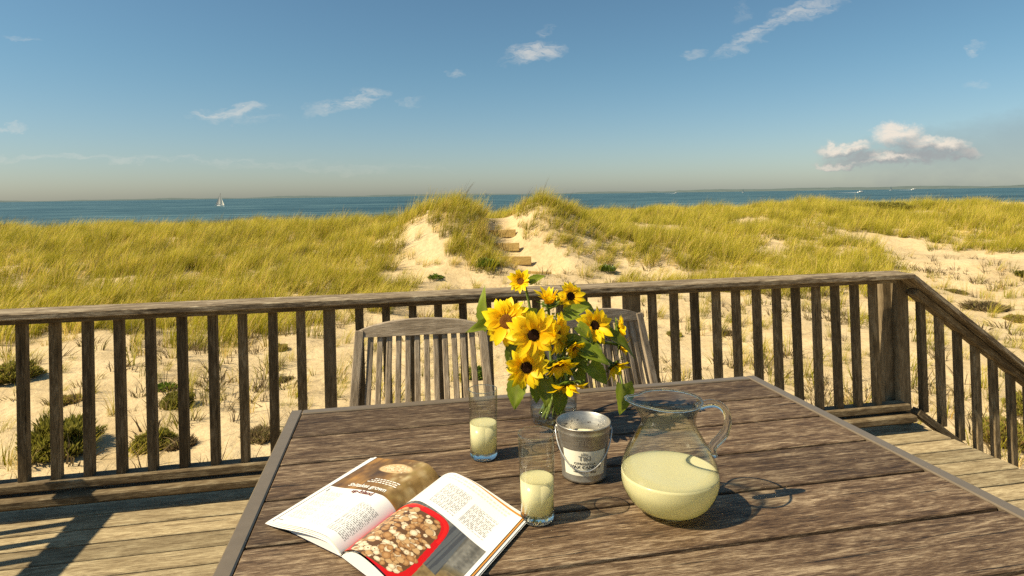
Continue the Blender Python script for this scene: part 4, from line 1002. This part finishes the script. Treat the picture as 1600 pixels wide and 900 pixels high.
def disc_mesh(mat):
    mb = MB(); mb.lathe([(0, .10), (.12, .12), (.26, .135), (.38, .115), (.47, .06), (.50, -.02), (.46, -.06)], 22)
    for k in range(110):
        q = .47*math.sqrt((k+.5)/110); a = k*2.39996; z = float(np.interp(q, [0, .12, .26, .38, .47], [.10, .12, .135, .115, .06])); s_ = .030
        c = Vector((q*math.cos(a), q*math.sin(a), z)); mb.add([c+Vector((s_, 0, 0)), c+Vector((-s_*.5, s_*.87, 0)), c+Vector((-s_*.5, -s_*.87, 0)), c+Vector((0, 0, .055))], [(0, 1, 3), (1, 2, 3), (2, 0, 3)])
    return mb.mesh('disc', mat, False)
DISC = [disc_mesh(M_DISC), disc_mesh(M_DISC2)]
def leaf_mesh(seed):
    r = random.Random(seed); dr = r.uniform(.15, .5); fold = r.uniform(.15, .45)
    def half(u): return .40*(math.sin(math.pi*min(1, u*.80+.20))**.8)*(1.25-.55*u) if u < .995 else .0
    mb = MB(); V = []; at = []; vn = []; nu, nv = 12, 8
    for i in range(nu+1):
        for j in range(nv+1):
            u, s = i/nu, j/nv*2-1; h = half(u)*(1+.05*math.sin(u*34))
            heart = -.10*(abs(s)**1.5)*(1-u)**3
            V.append(Vector((u+heart, s*h, fold*abs(s)*h - dr*u*u + .02*math.sin(9*u+3*abs(s)))))
            at.append(.5+.5*mnoise.noise((u*3, s*3, seed))); q = (u*6-abs(s)*1.6) % 1.0
            vn.append(1.0 if abs(s) < .12 else (.55 if q < .16 else 0))
    Fc = [(i*(nv+1)+j, (i+1)*(nv+1)+j, (i+1)*(nv+1)+j+1, i*(nv+1)+j+1) for i in range(nu) for j in range(nv)]
    me = bpy.data.meshes.new('leaf'); me.from_pydata([tuple(v) for v in V], [], Fc); me.polygons.foreach_set('use_smooth', [True]*len(Fc))
    me.attributes.new('along', 'FLOAT', 'POINT').data.foreach_set('value', at); me.attributes.new('vein', 'FLOAT', 'POINT').data.foreach_set('value', vn)
    me.materials.append(M_BIGLEAF); return me
M_BIGLEAF = leafy('sunflower_big_leaf', (.15, .215, .012), (.29, .35, .04), .55, .40, objvar=.7, vein=(.30, .33, .08))
LEAF = [leaf_mesh(s) for s in (1, 2, 3, 4)]
def basis(nrm, spin=0.0):
    nrm = Vector(nrm).normalized(); q = nrm.to_track_quat('Z', 'Y'); return (q @ Quaternion((0, 0, 1), spin)).to_matrix().to_4x4()
NECK = Vector((VX, VY, TZ+.115))
def flower(head, nrm, rad, npet, dk, label, leaves=(), close=0.0, dsc=.42, foot=None, kink=.10, plen=1.0, miss=0.0, bare=False):
    """head: centre of the disc; nrm: way it faces; close: 0 flat open .. 1 petals folded forward, <0 folded back"""
    head = Vector(head); nrm = Vector(nrm).normalized()
    foot = Vector(foot) if foot else Vector((VX+random.uniform(-.035, .035), VY+random.uniform(-.035, .035), TZ+.018))
    e = empty('sunflower', foot); inv = -foot
    rim_pt = NECK + Vector(((head.x-VX)*.22, (head.y-VY)*.22, 0)); rim_pt.x = VX + max(-.042, min(.042, rim_pt.x-VX)); rim_pt.y = VY + max(-.042, min(.042, rim_pt.y-VY))
    tip = head - nrm*rad*.10
    path = [foot.lerp(rim_pt, i/5) for i in range(5)] + bez(rim_pt, rim_pt + (rim_pt-foot).normalized()*.09, tip - nrm*kink, tip, 12)
    stem = MB().tube([p+inv for p in path], [.0052]*6 + [.0048]*6 + [.0042]*(len(path)-12), 8).build('stem', M_STEM, e, True)
    B = Matrix.Translation(head+inv) @ basis(nrm, random.uniform(0, 6.28)); dr = rad*dsc*.90
    if not bare:
        d = mobj('disc', DISC[dk], e); d.matrix_local = B @ Matrix.Diagonal((dr*2, dr*2, dr*1.8, 1))
    c = mobj('calyx', SEP, e); c.matrix_local = B @ Matrix.Diagonal((rad*.80, rad*.80, rad*.8, 1))
    for row, (cnt, ln, tilt) in enumerate(((npet, 1.0, .10), (npet-3, .88, .34))):
        for k in range(cnt):
            if random.random() < miss: continue
            a = 2*math.pi*(k+.5*row)/cnt + random.gauss(0, .07)
            tl = tilt + close*1.25 + random.gauss(0, .13); L = (rad - dr*.75)*ln*random.uniform(.86, 1.12)*plen; Wd = rad*1.02*random.uniform(.8, 1.1)
            m = B @ Matrix.Rotation(a, 4, 'Z') @ Matrix.Translation((dr*.80, 0, .002-.003*row)) @ Matrix.Rotation(-tl, 4, 'Y') @ Matrix.Rotation(random.gauss(0, .18), 4, 'X') @ Matrix.Diagonal((L, Wd, L, 1))
            p = mobj('petal', PET[random.randrange(4)], e); p.matrix_local = m
    for (lp_, tipdir, size, k, nr, wdt) in leaves:
        lp_ = Vector(lp_); xq = Vector(tipdir).normalized(); zq = Vector(nr).normalized(); zq = (zq - xq*zq.dot(xq)).normalized(); yq = zq.cross(xq)
        m = Matrix((xq, yq, zq)).transposed().to_4x4(); m.translation = lp_+inv
        lf = mobj('leaf', LEAF[k], e); lf.matrix_local = m @ Matrix.Diagonal((size, size*wdt, size, 1))
        near = min(path, key=lambda p: (p-lp_).length)
        if (near-lp_).length > .008: 
            MB().tube([p+inv for p in bez(near, near.lerp(lp_, .4)+Vector((0, 0, .014)), lp_ - xq*.02, lp_+xq*.01, 6)], .0022, 6).build('leaf_stalk', M_STEM, e, True)
    tag(e, label, 'sunflower', 'sunflowers in the vase'); return e
flower((.366, 1.80, 1.150), (-.45, -.80, .25), .040, 13, 1, 'highest small sunflower at the top of the bouquet', close=.35, dsc=.36, leaves=[((.395, 1.80, 1.145), (.6, -.1, .35), .050, 0, (0, -.6, .7), .7)])
flower((.302, 1.690, 1.056), (-.42, -.85, .20), .070, 17, 1, 'large open sunflower on the left with a brown ringed centre', dsc=.36,
       leaves=[((.268, 1.75, 1.035), (-.42, .0, .80), .105, 1, (-.75, -.6, -.2), .62), ((.285, 1.74, 1.030), (-.80, -.25, .10), .095, 0, (-.1, -.55, .8), .62)])
flower((.366, 1.640, 1.026), (-.10, -.94, .15), .072, 16, 0, 'large open sunflower with near black centre in the middle of the bouquet', dsc=.29,
       leaves=[((.325, 1.70, .985), (-.35, -.1, -.75), .060, 2, (-.6, -.75, .1), .8)])
flower((.346, 1.640, .940), (-.25, -.92, -.05), .060, 15, 0, 'lower left sunflower with dark centre hanging over the vase rim', dsc=.34,
       leaves=[((.330, 1.68, .895), (-.25, -.30, -.85), .078, 3, (-.45, -.85, .2), .85), ((.372, 1.665, .885), (.2, -.2, -.9), .055, 1, (.1, -.9, .1), .8)])
flower((.513, 1.78, 1.102), (.12, -.92, .28), .046, 14, 0, 'upper right sunflower with dark centre against the railing', dsc=.36,
       leaves=[((.545, 1.79, 1.075), (.7, -.2, -.3), .055, 0, (0, -.5, .8), .7), ((.48, 1.79, 1.085), (-.7, -.3, -.2), .055, 2, (0, -.5, .8), .7)])
flower((.436, 1.655, 1.022), (.72, -.62, .12), .061, 15, 1, 'sunflower seen half from the side right of the middle bloom', dsc=.36, close=.1)
flower((.557, 1.690, 1.031), (.15, -.85, .42), .056, 14, 0, 'right hand sunflower with a black centre and cupped petals', dsc=.32, close=.12,
       leaves=[((.575, 1.69, 1.010), (.85, -.25, -.42), .120, 2, (.1, -.35, .9), .6), ((.500, 1.67, 1.035), (.45, -.3, -.4), .060, 0, (-.2, -.6, .7), .75)])
flower((.648, 1.74, 1.000), (.93, -.25, .15), .047, 13, 0, 'small sunflower facing away to the right edge of the bouquet', close=.25)
flower((.438, 1.75, 1.092), (-.05, -.25, .95), .044, 10, 1, 'half opened sunflower with petals pointing up near the top', close=.75, dsc=.34, plen=1.25, leaves=[((.40, 1.74, 1.06), (-.7, -.3, .1), .065, 1, (0, -.5, .8), .7), ((.47, 1.73, 1.05), (.7, -.3, .15), .06, 3, (0, -.6, .7), .7)])
flower((.606, 1.670, .918), (.45, -.50, -.68), .046, 10, 0, 'drooping sunflower at lower right with petals hanging down', close=.45, plen=1.3, miss=.2, kink=.05,
       leaves=[((.545, 1.66, .965), (-.60, -.5, .12), .080, 1, (0, -.55, .8), .65), ((.604, 1.60, .888), (-.03, -.22, -.92), .082, 2, (.35, -.90, .1), .95)])
flower((.434, 1.625, .948), (.05, -.60, -.75), .048, 11, 1, 'drooping orange sunflower in the shade under the middle blooms', close=.4, kink=.05, miss=.15, leaves=[((.47, 1.66, .955), (.6, -.45, -.3), .060, 0, (0, -.8, .5), .7)])
flower((.452, 1.612, .894), (.10, -.35, -.93), .052, 11, 0, 'nodding sunflower above the candle bucket with green back and long petals', close=.25, kink=.04, miss=.35, plen=1.2,
       leaves=[((.44, 1.64, .865), (-.15, -.2, -.9), .062, 3, (0, -.95, .1), .8), ((.50, 1.70, .90), (.5, -.1, -.7), .060, 1, (.3, -.9, .2), .8)])
flower((.545, 1.69, .968), (.3, -.6, -.4), .034, 10, 0, 'small green backed bud among leaves at the right', close=1.05, plen=.8, miss=.3, leaves=[((.535, 1.655, .985), (.25, -.5, -.3), .055, 2, (.1, -.6, .8), .7), ((.51, 1.72, .94), (.45, .0, -.6), .065, 3, (.2, -.8, .3), .8)])
flower((.478, 1.645, .985), (.35, -.75, -.45), .040, 11, 1, 'small orange sunflower tucked between the centre blooms and the right leaves', close=.5, kink=.05, miss=.1, leaves=[((.47, 1.66, 1.0), (.6, -.5, .2), .055, 1, (-.2, -.6, .7), .7), ((.50, 1.64, .975), (.75, -.4, -.25), .085, 0, (-.3, -.5, .8), .7), ((.40, 1.65, .90), (-.1, -.5, -.8), .07, 2, (-.3, -.9, .2), .8), ((.53, 1.66, .93), (.6, -.3, -.6), .075, 1, (-.2, -.85, .4), .75), ((.49, 1.74, 1.06), (.75, -.2, .3), .07, 3, (-.3, -.7, .5), .65)])
flower((.655, 1.75, .955), (.85, -.35, -.2), .036, 11, 0, 'small half closed sunflower below the far right bloom', close=.7, plen=1.1, miss=.1)
